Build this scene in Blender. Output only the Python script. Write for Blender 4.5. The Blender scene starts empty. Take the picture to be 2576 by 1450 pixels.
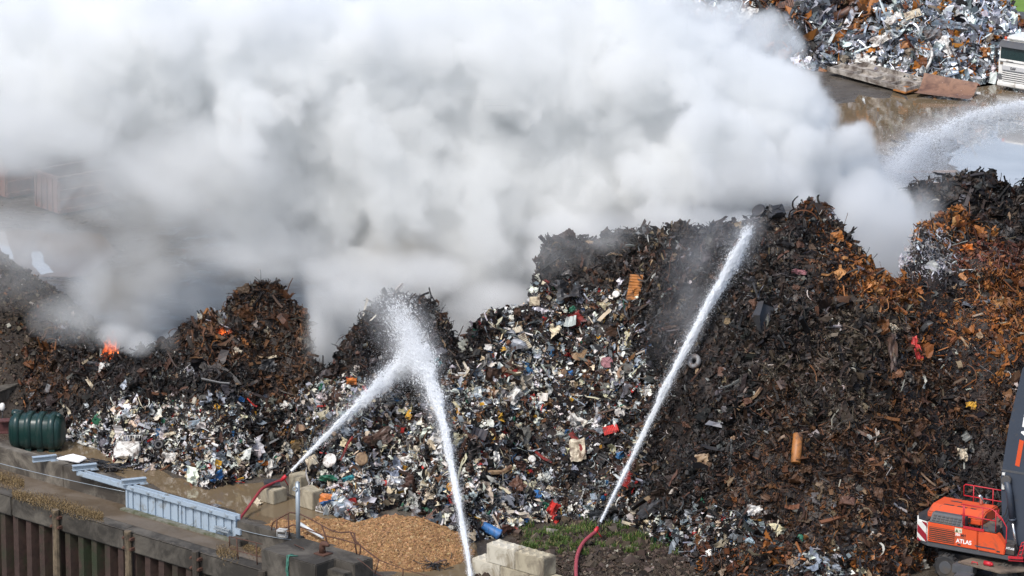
import bpy, math, random
import numpy as np
from mathutils import Vector, Matrix

S = bpy.context.scene
R = math.radians
# ------------------------------------------------------------------ camera, world, sun, exposure
H, PITCH, F = 62.0, R(14.8), 166 / 36 * 2576
cam = bpy.data.objects.new('camera', bpy.data.cameras.new('camera'))
S.collection.objects.link(cam)
S.camera = cam
cam.location = (0, 0, H)
cam.rotation_euler = (R(90) - PITCH, 0, 0)
cam.data.lens = 166
cam.data.sensor_width = 36
cam.data.clip_start = 1
cam.data.clip_end = 6000
SUN_EL, SUN_AZ = R(52), R(215)          # azimuth clockwise from +Y
W = bpy.data.worlds.new('World')
S.world = W
W.use_nodes = True
_n = W.node_tree
_sky = _n.nodes.new('ShaderNodeTexSky')
_sky.sky_type = 'NISHITA'
_sky.sun_disc = False
_sky.sun_elevation = SUN_EL
_sky.sun_rotation = SUN_AZ
_sky.dust_density = 2.5
_sky.ozone_density = 1.6
_sky.air_density = 1.0
_n.links.new(_sky.outputs[0], _n.nodes['Background'].inputs[0])
_n.nodes['Background'].inputs[1].default_value = 0.14
_l = bpy.data.lights.new('sun', 'SUN')
_l.energy = 2.0
_l.angle = R(16)
_l.color = (1.0, 0.975, 0.93)
_s = bpy.data.objects.new('sun', _l)
S.collection.objects.link(_s)
_d = Vector((math.sin(SUN_AZ) * math.cos(SUN_EL), math.cos(SUN_AZ) * math.cos(SUN_EL), math.sin(SUN_EL)))
_s.rotation_euler = _d.to_track_quat('Z', 'Y').to_euler()
_s.location = (0, 150, 120)
S.view_settings.view_transform = 'Standard'
S.view_settings.look = 'None'
S.view_settings.exposure = 0.52
S.view_settings.gamma = 1
S.cycles.volume_bounces = 12
S.cycles.max_bounces = 14
S.cycles.volume_step_rate = 1.5
S.cycles.use_denoising = True

# ------------------------------------------------------------------ rays of the photograph (2576 x 1450 units) to points of the place
CF = np.array([0, math.cos(PITCH), -math.sin(PITCH)])
CU = np.array([0, math.sin(PITCH), math.cos(PITCH)])
CC = np.array([0, 0, H])


def ray(u, v):
    return F * CF + (u - 1288) * np.array([1., 0, 0]) + (725 - v) * CU


def G(u, v, z=0.0):
    d = ray(u, v)
    return CC + d * ((z - H) / d[2])


def GY(u, v, Y):
    d = ray(u, v)
    return CC + d * (Y / d[1])


def proj(P):
    P = np.asarray(P, float) - CC
    zz = P @ CF
    return 1288 + F * P[..., 0] / zz, 725 - F * (P @ CU) / zz


# ------------------------------------------------------------------ noise
class Noise:
    def __init__(s, seed):
        s.t = np.random.default_rng(seed).uniform(-1, 1, (128, 128)).astype(np.float32)

    def one(s, x, y):
        xi, yi = np.floor(x).astype(int), np.floor(y).astype(int)
        fx, fy = x - xi, y - yi
        fx, fy = fx * fx * (3 - 2 * fx), fy * fy * (3 - 2 * fy)
        t = s.t
        a, b = t[xi % 128, yi % 128], t[(xi + 1) % 128, yi % 128]
        c, d = t[xi % 128, (yi + 1) % 128], t[(xi + 1) % 128, (yi + 1) % 128]
        return (a * (1 - fx) + b * fx) * (1 - fy) + (c * (1 - fx) + d * fx) * fy

    def fbm(s, x, y, o=4):
        r, a = 0, 1
        for k in range(o):
            r = r + a * s.one(x * 2 ** k + 17.3 * k, y * 2 ** k - 9.1 * k)
            a *= .5
        return r


N1, N2 = Noise(5), Noise(9)


# ------------------------------------------------------------------ materials
def nodes(name):
    m = bpy.data.materials.new(name)
    m.use_nodes = True
    return m, m.node_tree, m.node_tree.nodes['Principled BSDF']


def mat(name, col, rough=.7, metal=0., var=.25, scale=3., dirt=None, dirt_amt=.4, dirt_scale=1.2, bump=.0, spec=.5):
    m, nt, b = nodes(name)
    L = nt.links.new
    tc = nt.nodes.new('ShaderNodeTexCoord')
    n1 = nt.nodes.new('ShaderNodeTexNoise')
    n1.inputs['Scale'].default_value = scale
    n1.inputs['Detail'].default_value = 8
    n1.inputs['Roughness'].default_value = .65
    L(tc.outputs['Object'], n1.inputs['Vector'])
    mx = nt.nodes.new('ShaderNodeMix')
    mx.data_type = 'RGBA'
    c = np.array(col[:3])
    mx.inputs['A'].default_value = (*(c * (1 - var)), 1)
    mx.inputs['B'].default_value = (*np.minimum(c * (1 + var), .95), 1)
    L(n1.outputs['Fac'], mx.inputs['Factor'])
    out = mx.outputs['Result']
    if dirt is not None:
        n2 = nt.nodes.new('ShaderNodeTexNoise')
        n2.inputs['Scale'].default_value = dirt_scale
        n2.inputs['Detail'].default_value = 10
        n2.inputs['Roughness'].default_value = .7
        n2.inputs['Distortion'].default_value = .6
        L(tc.outputs['Object'], n2.inputs['Vector'])
        rp = nt.nodes.new('ShaderNodeValToRGB')
        rp.color_ramp.elements[0].position = max(0., .62 - dirt_amt * .5)
        rp.color_ramp.elements[1].position = min(1., .78 - dirt_amt * .4)
        L(n2.outputs['Fac'], rp.inputs['Fac'])
        m2 = nt.nodes.new('ShaderNodeMix')
        m2.data_type = 'RGBA'
        m2.inputs['B'].default_value = (*dirt[:3], 1)
        L(out, m2.inputs['A'])
        L(rp.outputs['Color'], m2.inputs['Factor'])
        out = m2.outputs['Result']
    L(out, b.inputs['Base Color'])
    b.inputs['Roughness'].default_value = rough
    b.inputs['Metallic'].default_value = metal
    b.inputs['Specular IOR Level'].default_value = spec
    if bump:
        bp = nt.nodes.new('ShaderNodeBump')
        bp.inputs['Strength'].default_value = 1
        bp.inputs['Distance'].default_value = bump
        L(n1.outputs['Fac'], bp.inputs['Height'])
        L(bp.outputs['Normal'], b.inputs['Normal'])
    return m


def scrap_mat(name, rough=.55, rust=.25):
    """colour and metal share of each piece come from its own colour attribute; rust and soot speckle it"""
    m, nt, b = nodes(name)
    L = nt.links.new
    at = nt.nodes.new('ShaderNodeAttribute')
    at.attribute_name = 'col'
    tc = nt.nodes.new('ShaderNodeTexCoord')
    n1 = nt.nodes.new('ShaderNodeTexNoise')
    n1.inputs['Scale'].default_value = 2.3
    n1.inputs['Detail'].default_value = 7
    n1.inputs['Roughness'].default_value = .75
    L(tc.outputs['Object'], n1.inputs['Vector'])
    rp = nt.nodes.new('ShaderNodeValToRGB')
    rp.color_ramp.elements[0].position = .56
    rp.color_ramp.elements[1].position = .68
    L(n1.outputs['Fac'], rp.inputs['Fac'])
    fm = nt.nodes.new('ShaderNodeMath')
    fm.operation = 'MULTIPLY'
    fm.inputs[1].default_value = rust
    L(rp.outputs['Color'], fm.inputs[0])
    mx = nt.nodes.new('ShaderNodeMix')
    mx.data_type = 'RGBA'
    mx.inputs['B'].default_value = (.085, .042, .024, 1)
    L(at.outputs['Color'], mx.inputs['A'])
    L(fm.outputs[0], mx.inputs['Factor'])
    L(mx.outputs['Result'], b.inputs['Base Color'])
    L(at.outputs['Alpha'], b.inputs['Metallic'])
    b.inputs['Roughness'].default_value = rough
    b.inputs['Specular IOR Level'].default_value = .22
    return m


M = {}
M['scrap'] = scrap_mat('scrap', .5, .6)
M['scrap_far'] = scrap_mat('bright_scrap', .38, .12)
M['chips'] = scrap_mat('gravel_grains', .8, .0)
M['soil'] = mat('burnt_soil', (.035, .027, .022), .9, var=.5, scale=2.5, bump=.1)


# ------------------------------------------------------------------ objects
def tag(o, label=None, cat=None, group=None, kind=None):
    if label: o['label'] = label
    if cat: o['category'] = cat
    if group: o['group'] = group
    if kind or label: o['kind'] = kind or 'thing'
    return o


def empty(name, loc, rz, label, cat, group=None):
    o = bpy.data.objects.new(name, None)
    S.collection.objects.link(o)
    o.location = tuple(loc)
    o.rotation_euler = (0, 0, rz)
    o.empty_display_size = .2
    return tag(o, label, cat, group)


def quads_mesh(name, V, Q, mats, cols=None, smooth=False):
    """V (n,3), Q (m,4); cols (m,4) one colour per face"""
    me = bpy.data.meshes.new(name)
    V = np.asarray(V, np.float32)
    Q = np.asarray(Q, np.int32)
    me.vertices.add(len(V))
    me.vertices.foreach_set('co', V.ravel())
    me.loops.add(Q.size)
    me.loops.foreach_set('vertex_index', Q.ravel())
    me.polygons.add(len(Q))
    me.polygons.foreach_set('loop_start', np.arange(0, Q.size, Q.shape[1], dtype=np.int32))
    if cols is not None:
        a = me.attributes.new('col', 'FLOAT_COLOR', 'FACE')
        a.data.foreach_set('color', np.asarray(cols, np.float32).ravel())
    me.polygons.foreach_set('use_smooth', np.full(len(Q), smooth, bool))
    me.update(calc_edges=True)
    for m in (mats if isinstance(mats, (list, tuple)) else [mats]):
        me.materials.append(m)
    return me


def link(name, me, parent=None, loc=None):
    o = bpy.data.objects.new(name, me)
    S.collection.objects.link(o)
    if parent is not None: o.parent = parent
    if loc is not None: o.location = tuple(loc)
    return o


class MB:
    """collects shapes and links them as one mesh object"""

    def __init__(s):
        s.v, s.f, s.sm = [], [], []

    def add(s, vs, fs, smooth=False):
        n = len(s.v)
        s.v += [tuple(map(float, p)) for p in vs]
        s.f += [tuple(i + n for i in f) for f in fs]
        s.sm += [smooth] * len(fs)
        return s

    def box(s, c, d, rot=None):
        c, d = Vector(c), Vector(d) * .5
        vs = [Vector((x * d.x, y * d.y, z * d.z)) for x in (-1, 1) for y in (-1, 1) for z in (-1, 1)]
        if rot is not None: vs = [rot @ p for p in vs]
        return s.add([c + p for p in vs], [(0, 1, 3, 2), (4, 6, 7, 5), (0, 4, 5, 1), (2, 3, 7, 6), (0, 2, 6, 4), (1, 5, 7, 3)])

    def span(s, lo, hi):
        lo, hi = Vector(lo), Vector(hi)
        return s.box((lo + hi) / 2, hi - lo)

    def tube(s, pts, r, n=8, smooth=True, caps=True):
        pts = [Vector(p) for p in pts]
        rs = r if isinstance(r, (list, tuple)) else [r] * len(pts)
        vs, up = [], None
        for i, p in enumerate(pts):
            t = (pts[min(i + 1, len(pts) - 1)] - pts[max(i - 1, 0)]).normalized()
            a = Vector((0, 0, 1)) if up is None else up
            if abs(t.dot(a)) > .95 and up is None: a = Vector((1, 0, 0))
            a = (a - t * t.dot(a)).normalized()
            up = a
            b = t.cross(a)
            vs += [p + (a * math.cos(k * 2 * math.pi / n) + b * math.sin(k * 2 * math.pi / n)) * rs[i] for k in range(n)]
        fs = [(i * n + k, i * n + (k + 1) % n, (i + 1) * n + (k + 1) % n, (i + 1) * n + k) for i in range(len(pts) - 1) for k in range(n)]
        s.add(vs, fs, smooth)
        if caps:
            m = len(s.v) - len(vs)
            s.f += [tuple(m + k for k in reversed(range(n))), tuple(m + (len(pts) - 1) * n + k for k in range(n))]
            s.sm += [False, False]
        return s

    def prism(s, poly, axis, a, b):
        """polygon in the two other axes swept from a to b along axis"""
        def p3(p, t):
            return {0: (t, p[0], p[1]), 1: (p[0], t, p[1]), 2: (p[0], p[1], t)}[axis]
        n = len(poly)
        return s.add([p3(p, a) for p in poly] + [p3(p, b) for p in poly],
                     [tuple(range(n)), tuple(range(2 * n - 1, n - 1, -1))] + [(i, i + n, (i + 1) % n + n, (i + 1) % n) for i in range(n)])

    def build(s, name, m, parent=None, loc=None, bevel=0., xf=None):
        me = bpy.data.meshes.new(name)
        v = s.v if xf is None else [tuple(xf @ Vector(p)) for p in s.v]
        me.from_pydata(v, [], s.f)
        me.polygons.foreach_set('use_smooth', s.sm)
        me.materials.append(m)
        me.update()
        import bmesh
        bm = bmesh.new()
        bm.from_mesh(me)
        bmesh.ops.recalc_face_normals(bm, faces=bm.faces)
        if bevel:
            ed = [e for e in bm.edges if len(e.link_faces) == 2 and e.calc_face_angle(0) > .5]
            bmesh.ops.bevel(bm, geom=ed, offset=bevel, segments=2, affect='EDGES', clamp_overlap=True)
        bm.to_mesh(me)
        bm.free()
        return link(name, me, parent, loc)


def text_mesh(name, body, size, m, parent, mtx, bold=.0, extr=.006):
    cu = bpy.data.curves.new(name, 'FONT')
    cu.body = body
    cu.size = size
    cu.extrude = extr
    cu.offset = bold
    cu.align_x = 'LEFT'
    tmp = bpy.data.objects.new(name + '_source', cu)
    me = bpy.data.meshes.new_from_object(tmp)
    bpy.data.objects.remove(tmp)
    me.name = name
    me.materials.clear()
    me.materials.append(m)
    me.transform(mtx)
    return link(name, me, parent)


# ================================================================== SETTING
def ground():
    # the yard is one sheet that ends at the quay edge and reaches the horizon behind it
    a, b = G(17, 1247), G(656, 1436)
    t = (b - a) / np.linalg.norm(b - a)
    e0, e1 = a - t * 1500, a + t * 1500
    return a, b, t, e0, e1


QA, QB, QT, Q0, Q1 = ground()
QN = np.array([-QT[1], QT[0], 0.])           # from the quay edge into the yard
QANG = math.atan2(QT[1], QT[0])


def ground_mat():
    m, nt, b = nodes('yard_mud')
    L = nt.links.new
    tc = nt.nodes.new('ShaderNodeTexCoord')

    def noise(sc, det=8, ro=.65, dist=0.):
        n = nt.nodes.new('ShaderNodeTexNoise')
        n.inputs['Scale'].default_value = sc
        n.inputs['Detail'].default_value = det
        n.inputs['Roughness'].default_value = ro
        n.inputs['Distortion'].default_value = dist
        L(tc.outputs['Object'], n.inputs['Vector'])
        return n
    n1, n2, n3 = noise(.16, 8, .6, .5), noise(2.2, 10, .75), noise(.7, 5)
    r = nt.nodes.new('ShaderNodeValToRGB')
    r.color_ramp.elements[0].position, r.color_ramp.elements[1].position = .35, .66
    r.color_ramp.elements[0].color = (.06, .048, .036, 1)
    r.color_ramp.elements[1].color = (.125, .11, .092, 1)
    L(n1.outputs['Fac'], r.inputs['Fac'])
    mx = nt.nodes.new('ShaderNodeMix')
    mx.data_type = 'RGBA'
    mx.blend_type = 'MULTIPLY'
    mx.inputs['Factor'].default_value = .8
    r2 = nt.nodes.new('ShaderNodeValToRGB')
    r2.color_ramp.elements[0].position, r2.color_ramp.elements[1].position = .3, .7
    r2.color_ramp.elements[0].color = (.45, .42, .38, 1)
    r2.color_ramp.elements[1].color = (1.25, 1.22, 1.18, 1)
    L(n2.outputs['Fac'], r2.inputs['Fac'])
    L(r.outputs['Color'], mx.inputs['A'])
    L(r2.outputs['Color'], mx.inputs['B'])
    L(mx.outputs['Result'], b.inputs['Base Color'])
    r3 = nt.nodes.new('ShaderNodeMapRange')
    r3.inputs['From Min'].default_value, r3.inputs['From Max'].default_value = .4, .62
    r3.inputs['To Min'].default_value, r3.inputs['To Max'].default_value = .18, .85
    L(n3.outputs['Fac'], r3.inputs['Value'])
    L(r3.outputs['Result'], b.inputs['Roughness'])
    bp = nt.nodes.new('ShaderNodeBump')
    bp.inputs['Distance'].default_value = .05
    L(n2.outputs['Fac'], bp.inputs['Height'])
    L(bp.outputs['Normal'], b.inputs['Normal'])
    return m


M['ground'] = ground_mat()
me = bpy.data.meshes.new('yard_ground')
far = QN * 2500
me.from_pydata([tuple(Q0), tuple(Q1), tuple(Q1 + far), tuple(Q0 + far)], [], [(0, 1, 2, 3)])
me.materials.append(M['ground'])
tag(link('yard_ground', me), kind='structure')


def water_mat(name, col, rough=.04, bump=.004, scale=1.5, ior=1.45):
    m, nt, b = nodes(name)
    L = nt.links.new
    tc = nt.nodes.new('ShaderNodeTexCoord')
    n1 = nt.nodes.new('ShaderNodeTexNoise')
    n1.inputs['Scale'].default_value = scale
    n1.inputs['Detail'].default_value = 3
    L(tc.outputs['Object'], n1.inputs['Vector'])
    bp = nt.nodes.new('ShaderNodeBump')
    bp.inputs['Distance'].default_value = bump
    L(n1.outputs['Fac'], bp.inputs['Height'])
    L(bp.outputs['Normal'], b.inputs['Normal'])
    n2 = nt.nodes.new('ShaderNodeTexNoise')
    n2.inputs['Scale'].default_value = .35
    n2.inputs['Detail'].default_value = 6
    L(tc.outputs['Object'], n2.inputs['Vector'])
    mx = nt.nodes.new('ShaderNodeMix')
    mx.data_type = 'RGBA'
    c = np.array(col)
    mx.inputs['A'].default_value = (*(c * .7), 1)
    mx.inputs['B'].default_value = (*(c * 1.25), 1)
    L(n2.outputs['Fac'], mx.inputs['Factor'])
    L(mx.outputs['Result'], b.inputs['Base Color'])
    b.inputs['Roughness'].default_value = rough
    b.inputs['IOR'].default_value = ior
    return m


M['puddle'] = water_mat('muddy_water', (.17, .125, .075))
M['puddle_sheen_tint'] = water_mat('sheen_tinted_water', (.42, .41, .39), .03, .002, 1.2, 2.2)  # pale base colour stands in for the white sky reflected in the water
M['puddle_brown'] = water_mat('brown_water', (.17, .13, .10), .12, .01, 1.2, 1.2)
M['river'] = water_mat('river_water', (.03, .04, .035), .1, .05, .8)
me = bpy.data.meshes.new('river')
lo = np.array([0, 0, -6.5])
me.from_pydata([tuple(Q0 + lo), tuple(Q0 - QN * 800 + lo), tuple(Q1 - QN * 800 + lo), tuple(Q1 + lo)], [], [(0, 1, 2, 3)])
me.materials.append(M['river'])
tag(link('river', me), kind='structure')


def sheet(name, poly_uv, m, z=.004, jag=.0, seed=1, sub=10):
    """a flat irregular patch on the ground traced as a polygon"""
    P = [G(u, v, z) for u, v in poly_uv]
    out = []
    rr = random.Random(seed)
    for i in range(len(P)):
        a, b = P[i], P[(i + 1) % len(P)]
        for k in range(sub):
            p = a + (b - a) * k / sub
            if jag:
                p = p + np.array([N1.fbm(np.array(p[0] * 1.3 + seed), np.array(p[1] * .7), 4), 1.6 * N2.fbm(np.array(p[0] * 1.3), np.array(p[1] * .7 + seed), 4), 0]) * jag
            out.append(tuple(p))
    me = bpy.data.meshes.new(name)
    me.from_pydata(out, [], [tuple(range(len(out)))])
    me.materials.append(m)
    me.update()
    if me.polygons[0].normal.z < 0: me.flip_normals()
    return tag(link(name, me), kind='structure')


sheet('yard_puddle', [(60, 1085), (240, 1100), (310, 1160), (520, 1225), (660, 1212), (790, 1280), (930, 1300), (900, 1345), (790, 1350), (612, 1296), (360, 1215), (170, 1150), (70, 1125)], M['puddle'], .004, .25, 1)
sheet('small_puddle', [(1090, 1325), (1190, 1355), (1215, 1400), (1200, 1470), (960, 1470), (1060, 1390)], M['puddle'], .008, .2, 2)
sheet('apron_puddle', [(330, 1300), (450, 1325), (590, 1372), (600, 1400), (470, 1372), (360, 1330)], M['puddle'], .004, .15, 3)
sheet('far_puddle', [(2060, 262), (2300, 240), (2450, 215), (2640, 205), (2640, 300), (2420, 305), (2300, 340), (2230, 400), (2100, 380), (2060, 320)], M['puddle'], .004, .9, 4)
sheet('bright_puddle', [(2396, 330), (2500, 312), (2640, 300), (2640, 470), (2360, 470), (2400, 400)], M['puddle_sheen_tint'], .008, .8, 5)
sheet('smoky_puddle', [(-60, 585), (60, 578), (250, 592), (290, 640), (230, 690), (-60, 710)], M['puddle_brown'], .004, .25, 6)
sheet('pale_puddle', [(-40, 585), (14, 583), (24, 615), (30, 650), (-40, 665)], M['puddle_sheen_tint'], .008, .12, 8)
sheet('pale_puddle', [(85, 635), (108, 632), (118, 660), (135, 685), (105, 690), (80, 665)], M['puddle_sheen_tint'], .008, .12, 9)
M['green'] = mat('meadow', (.13, .22, .03), .9, var=.4, scale=.4, bump=.1)
sheet('meadow', [(2350, 8), (2420, -90), (3300, -90), (3300, 60), (2900, 45), (2560, 28)], M['green'], .004, .5, 7)

# ------------------------------------------------------------------ quay, flood wall, pier
M['concrete'] = mat('weathered_concrete', (.20, .175, .14), .85, var=.3, scale=1.2, dirt=(.055, .045, .035), dirt_amt=.55, dirt_scale=.7, bump=.02)
M['concrete_dark'] = mat('stained_concrete', (.12, .105, .085), .8, var=.4, scale=1.5, dirt=(.032, .027, .021), dirt_amt=.5, dirt_scale=.6, bump=.03)
M['pile_rust'] = mat('sheet_pile_rust', (.045, .025, .019), .8, var=.8, scale=2.6, dirt=(.022, .03, .012), dirt_amt=.3, dirt_scale=.5, bump=.03)
M['timber'] = mat('old_timber', (.16, .12, .075), .9, var=.5, scale=4, dirt=(.04, .03, .02), dirt_amt=.4, bump=.03)
M['timber_dark'] = mat('dark_timber', (.05, .04, .03), .9, var=.5, scale=4, bump=.03)
M['gate'] = mat('blue_grey_paint', (.33, .40, .47), .45, var=.12, scale=1.5, dirt=(.16, .15, .12), dirt_amt=.15, dirt_scale=2)
M['gate_dark'] = mat('galvanised_steel', (.33, .37, .40), .4, .3, var=.15)
M['algae'] = mat('algae_concrete', (.17, .165, .135), .85, var=.3, dirt=(.07, .075, .035), dirt_amt=.4, dirt_scale=2)
M['rust'] = mat('rusty_pipe', (.085, .038, .024), .8, var=.4, scale=6)
M['mud'] = mat('apron_mud', (.095, .068, .042), .5, var=.5, scale=.8, dirt=(.15, .12, .09), dirt_amt=.35, dirt_scale=.5, bump=.02)


def qp(s, n, z=0.):
    """point s metres along the quay edge from its left end and n metres into the yard"""
    return Vector(QA + QT * s + QN * n + np.array([0, 0, z]))


def qs(u, v, z=0.):
    p = G(u, v, z) - QA
    return float(p @ QT), float(p @ QN)


QM = Matrix.Translation(Vector(QA)) @ Matrix.Rotation(QANG, 4, 'Z')    # local: x along the quay, y into the yard

qw = empty('quay_wall', qp(6, .3), 0, 'dark concrete quay edge over rusty sheet piles below the sliding gate', 'quay wall')
IQ = Matrix.Translation(-Vector(qp(6, .3))) @ QM
mb = MB()
s_end = qs(656, 1436)[0]
joints = [-9, .3, 7.5, s_end - .02]
for a, b in zip(joints[:-1], joints[1:]):
    mb.span((a + .012, 0, -.92), (b - .012, .75, .012))
mb.build('capping_beam', M['concrete_dark'], qw, bevel=.06, xf=IQ)
mb = MB()
prof = []
x = -9.
while x < 24:
    prof += [(x, .12), (x + .32, .12), (x + .42, .5), (x + .74, .5)]
    x += .84
mb.add([(p[0], p[1], z) for z in (-7.5, -.9) for p in prof], [(i, i + 1, i + 1 + len(prof), i + len(prof)) for i in range(len(prof) - 1)])
mb.build('sheet_piling', M['pile_rust'], qw, xf=IQ)
me = bpy.data.meshes.new('apron')
wall_n = qs(100, 1212)[1]
print('wall_n', wall_n, 'gate', qs(316, 1282), qs(595, 1362), 'pier', s_end)
me.from_pydata([tuple(qp(-30, .7, .016)), tuple(qp(s_end, .7, .016)), tuple(qp(s_end + .2, wall_n + .2, .016)), tuple(qp(-30, wall_n + .2, .016))], [], [(0, 1, 2, 3)])
me.materials.append(M['mud'])
tag(link('quay_apron', me), kind='structure')
for i, (u, v, word) in enumerate(((140, 1287, 'pale split timber fender nearest the dry grass strip'), (312, 1344, 'half pale timber fender below the left end of the gate'),
                                  (487, 1393, 'short dark timber fender below the right end of the gate'), (664, 1440, 'black timber fender at the corner of the bollard pier'))):
    s0, _ = qs(u, v)
    t = empty('timber_fender', qp(s0, -.16), QANG, word, 'fender', 'timber fenders along the quay')
    mb = MB()
    lean = (.0, .03, -.02, .02)[i]
    mb.tube([(0, 0, .08), (.02, .01, -1.2), (lean, .0, -3.5), (lean * 2, 0, -7.2)], [.17, .16, .19, .2], 9, False)
    mb.build('post', M['timber'] if i < 2 else M['timber_dark'], t)
    for z in (-.25, -.7):
        MB().span((-.27, -.06, z - .06), (.27, .22, z + .06)).build('clamp', M['rust'], t)
    for z in (-.25, -.7):
        MB().tube([(-.22, -.12, z), (-.22, .2, z)], .05, 6).tube([(.22, -.12, z), (.22, .2, z)], .05, 6).build('bolt', M['rust'], t)

# flood wall with its sliding gate
gs0, gn0 = qs(316, 1282)
gs1, gn1 = qs(595, 1362)
gn = (gn0 + gn1) / 2
WH = 1.02
fw = empty('flood_wall', qp(gs0 - 6, gn + .3), QANG, 'long stained concrete flood wall left of the blue grey gate', 'wall')
mb = MB()
for a, b in ((-16.0, -9.9), (-9.88, -4.4), (-4.38, -.02)):
    mb.span((a + 6, 0.06, -.05), (b + 6, .56, WH))
mb.build('wall_panel', M['concrete'], fw, bevel=.03)
MB().span((-5.0, -.12, .35), (-4.7, .06, .62)).build('rusty_box', M['rust'], fw)
MB().span((-3.9, .035, .0), (-3.86, .06, WH)).build('joint_strip', M['gate'], fw)
gl = gs1 - gs0
gt = empty('sliding_gate', qp(gs0, gn), QANG, 'blue grey ribbed steel sliding flood gate in the quay wall', 'gate')
mb = MB()
n = 28
for i in range(n):       # folded sheet: alternate deep and shallow facets
    a = .12 + (gl - .24) * i / n
    b = .12 + (gl - .24) * (i + 1) / n
    k = i % 2
    mb.span((a, .06 + .07 * k, .08), (b, .12 + .07 * k, WH - .12))
mb.build('ribbed_panel', M['gate'], gt)
mb = MB()
mb.span((0, -.02, .04), (.12, .24, WH - .12)).span((gl - .12, -.02, .04), (gl, .24, WH - .12)).span((gl * .5 - .06, -.01, .04), (gl * .5 + .06, .05, WH - .12))
mb.span((0, -.02, .0), (gl, .22, .06))
mb.build('frame', M['gate'], gt, bevel=.01)
mb = MB()
mb.span((-3.1, -.05, WH - .1), (gl + .02, .05, WH + .12)).span((-3.1, .2, WH - .1), (gl + .04, .26, WH + .14)).span((-3.1, -.05, WH - .1), (gl, .24, WH - .06))
mb.build('top_rail', M['gate'], gt, bevel=.008)
for i in range(7):
    MB().span((gl * (i + .5) / 7 - .08, -.09, WH + .0), (gl * (i + .5) / 7 + .08, -.05, WH + .07)).build('rail_clip', M['gate_dark'], gt)
mb = MB().span((gl - 1.25, -.12, .30), (gl - .35, -.02, .36)).span((gl - 1.2, -.12, .42), (gl - .3, -.02, .47)).tube([(gl - 1.1, -.1, .2), (gl - .5, -.1, .55)], .025, 6)
mb.build('latch', M['gate_dark'], gt)
MB().span((gl + .02, -.1, .35), (gl + .35, .05, .62)).build('lock_box', M['gate'], gt, bevel=.02)
mb = MB().span((-.1, -.3, -.02), (gl + .1, .02, .10))
mb.build('sill', M['algae'], gt, bevel=.02)
for s0, h, word in ((-3.0 + 0., 0, 'middle'), (0.15, 0, 'right'), (-5.6, 0, 'left')):
    t = empty('rail_bracket', qp(gs0 + s0, gn + .1, WH + .0), QANG + R(62), {'left': 'loose grey steel beam bracket lying alone on the flood wall', 'middle': 'grey beam bracket at the free left end of the gate rail', 'right': 'grey beam bracket on the wall beside the gate panel'}[word], 'bracket', 'steel brackets on the flood wall')
    z0 = .145 if word != 'left' else .012
    MB().span((-.35, -.11, z0 + .0), (.75, .11, z0 + .03)).build('flange', M['gate'], t)
    MB().span((-.35, -.02, z0 + .03), (.75, .02, z0 + .20)).build('web', M['gate_dark'], t)
    MB().span((-.35, -.11, z0 + .20), (.75, .11, z0 + .23)).build('flange', M['gate'], t)
    MB().span((.45, -.2, z0 - .03), (.8, .2, z0 - .004)).build('foot_plate', M['gate'], t)

# low wall right of the gate and pier block
PZ = .95
cs, cn = qs(763, 1350, PZ)
lw = empty('corner_wall', qp(gs1 + 1, gn), QANG, 'low dark concrete wall turning from the gate to the bollard pier', 'wall')
o = gs1 + 1
pn = qs(735, 1345, PZ)[1]
mb = MB().span((gs1 + .06 - o, .0, -.05), (cs - o, .42, PZ - .02))
mb.build('long_panel', M['concrete_dark'], lw, bevel=.03)
MB().span((cs - .45 - o, pn - gn, -.05), (cs - o, -.004, PZ - .024)).build('return_panel', M['concrete_dark'], lw, bevel=.02)
MB().span((gs1 + .05 - o, -.5, -.02), (gs1 + .75 - o, -.004, .3)).build('step', M['concrete_dark'], lw, bevel=.03)
ps0 = s_end + .02
pe_s, pe_n = qs(1310 * .2686 + 566, 1272 * .2686 + 1069.3, PZ)
pr = empty('pier_block', qp(ps0, 0), QANG, 'massive concrete pier block carrying the rusty bollard', 'pier')
pl = pe_s - ps0
pw = max(pe_n, pn)
print('pier', pl, pw, pn, pe_n, 'corner', cs, cn)
mb = MB()
mb.prism([(0, 0), (pl - 1.1, 0), (pl - 1.1, pw * .5), (pl, pw * .5), (pl, pw), (0, pw)], 2, -1.2, PZ)
mb.build('body', M['concrete_dark'], pr, bevel=.04)
MB().span((pl - 1.09, .02, -1.2), (pl + 2.2, pw * .5 - .01, .35)).span((pl - 1.09, pw * .28, .35), (pl - .1, pw * .5 - .01, .62)).build('step', M['concrete_dark'], pr, bevel=.03)
MB().span((pl + .01, -.0, -7.5), (pl + 30, pw * .6, .02)).build('footing', M['concrete_dark'], pr)
MB().span((0.3, -.02, -7.5), (pl, .3, -1.21)).build('skirt', M['pile_rust'], pr)
b0 = G(813, 1394, PZ) - QA
bl = empty('bollard', qp(b0 @ QT, b0 @ QN, PZ), QANG, 'small rusty hooked mooring bollard on the concrete pier', 'bollard')
MB().span((-.3, -.28, 0), (.3, .28, .05)).build('base_plate', M['rust'], bl, bevel=.01)
MB().tube([(-.05, 0, .05), (-.05, 0, .33), (-.02, 0, .42), (.1, 0, .47), (.28, 0, .45), (.34, 0, .42)], [.15, .13, .14, .12, .09, .05], 10).build('hook', M['rust'], bl)
MB().tube([(-1.7, .0, .05), (-1.0, -.15, .06), (-.98, -.15, .0)], .02, 5).build('eye_bar', M['rust'], bl)
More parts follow.
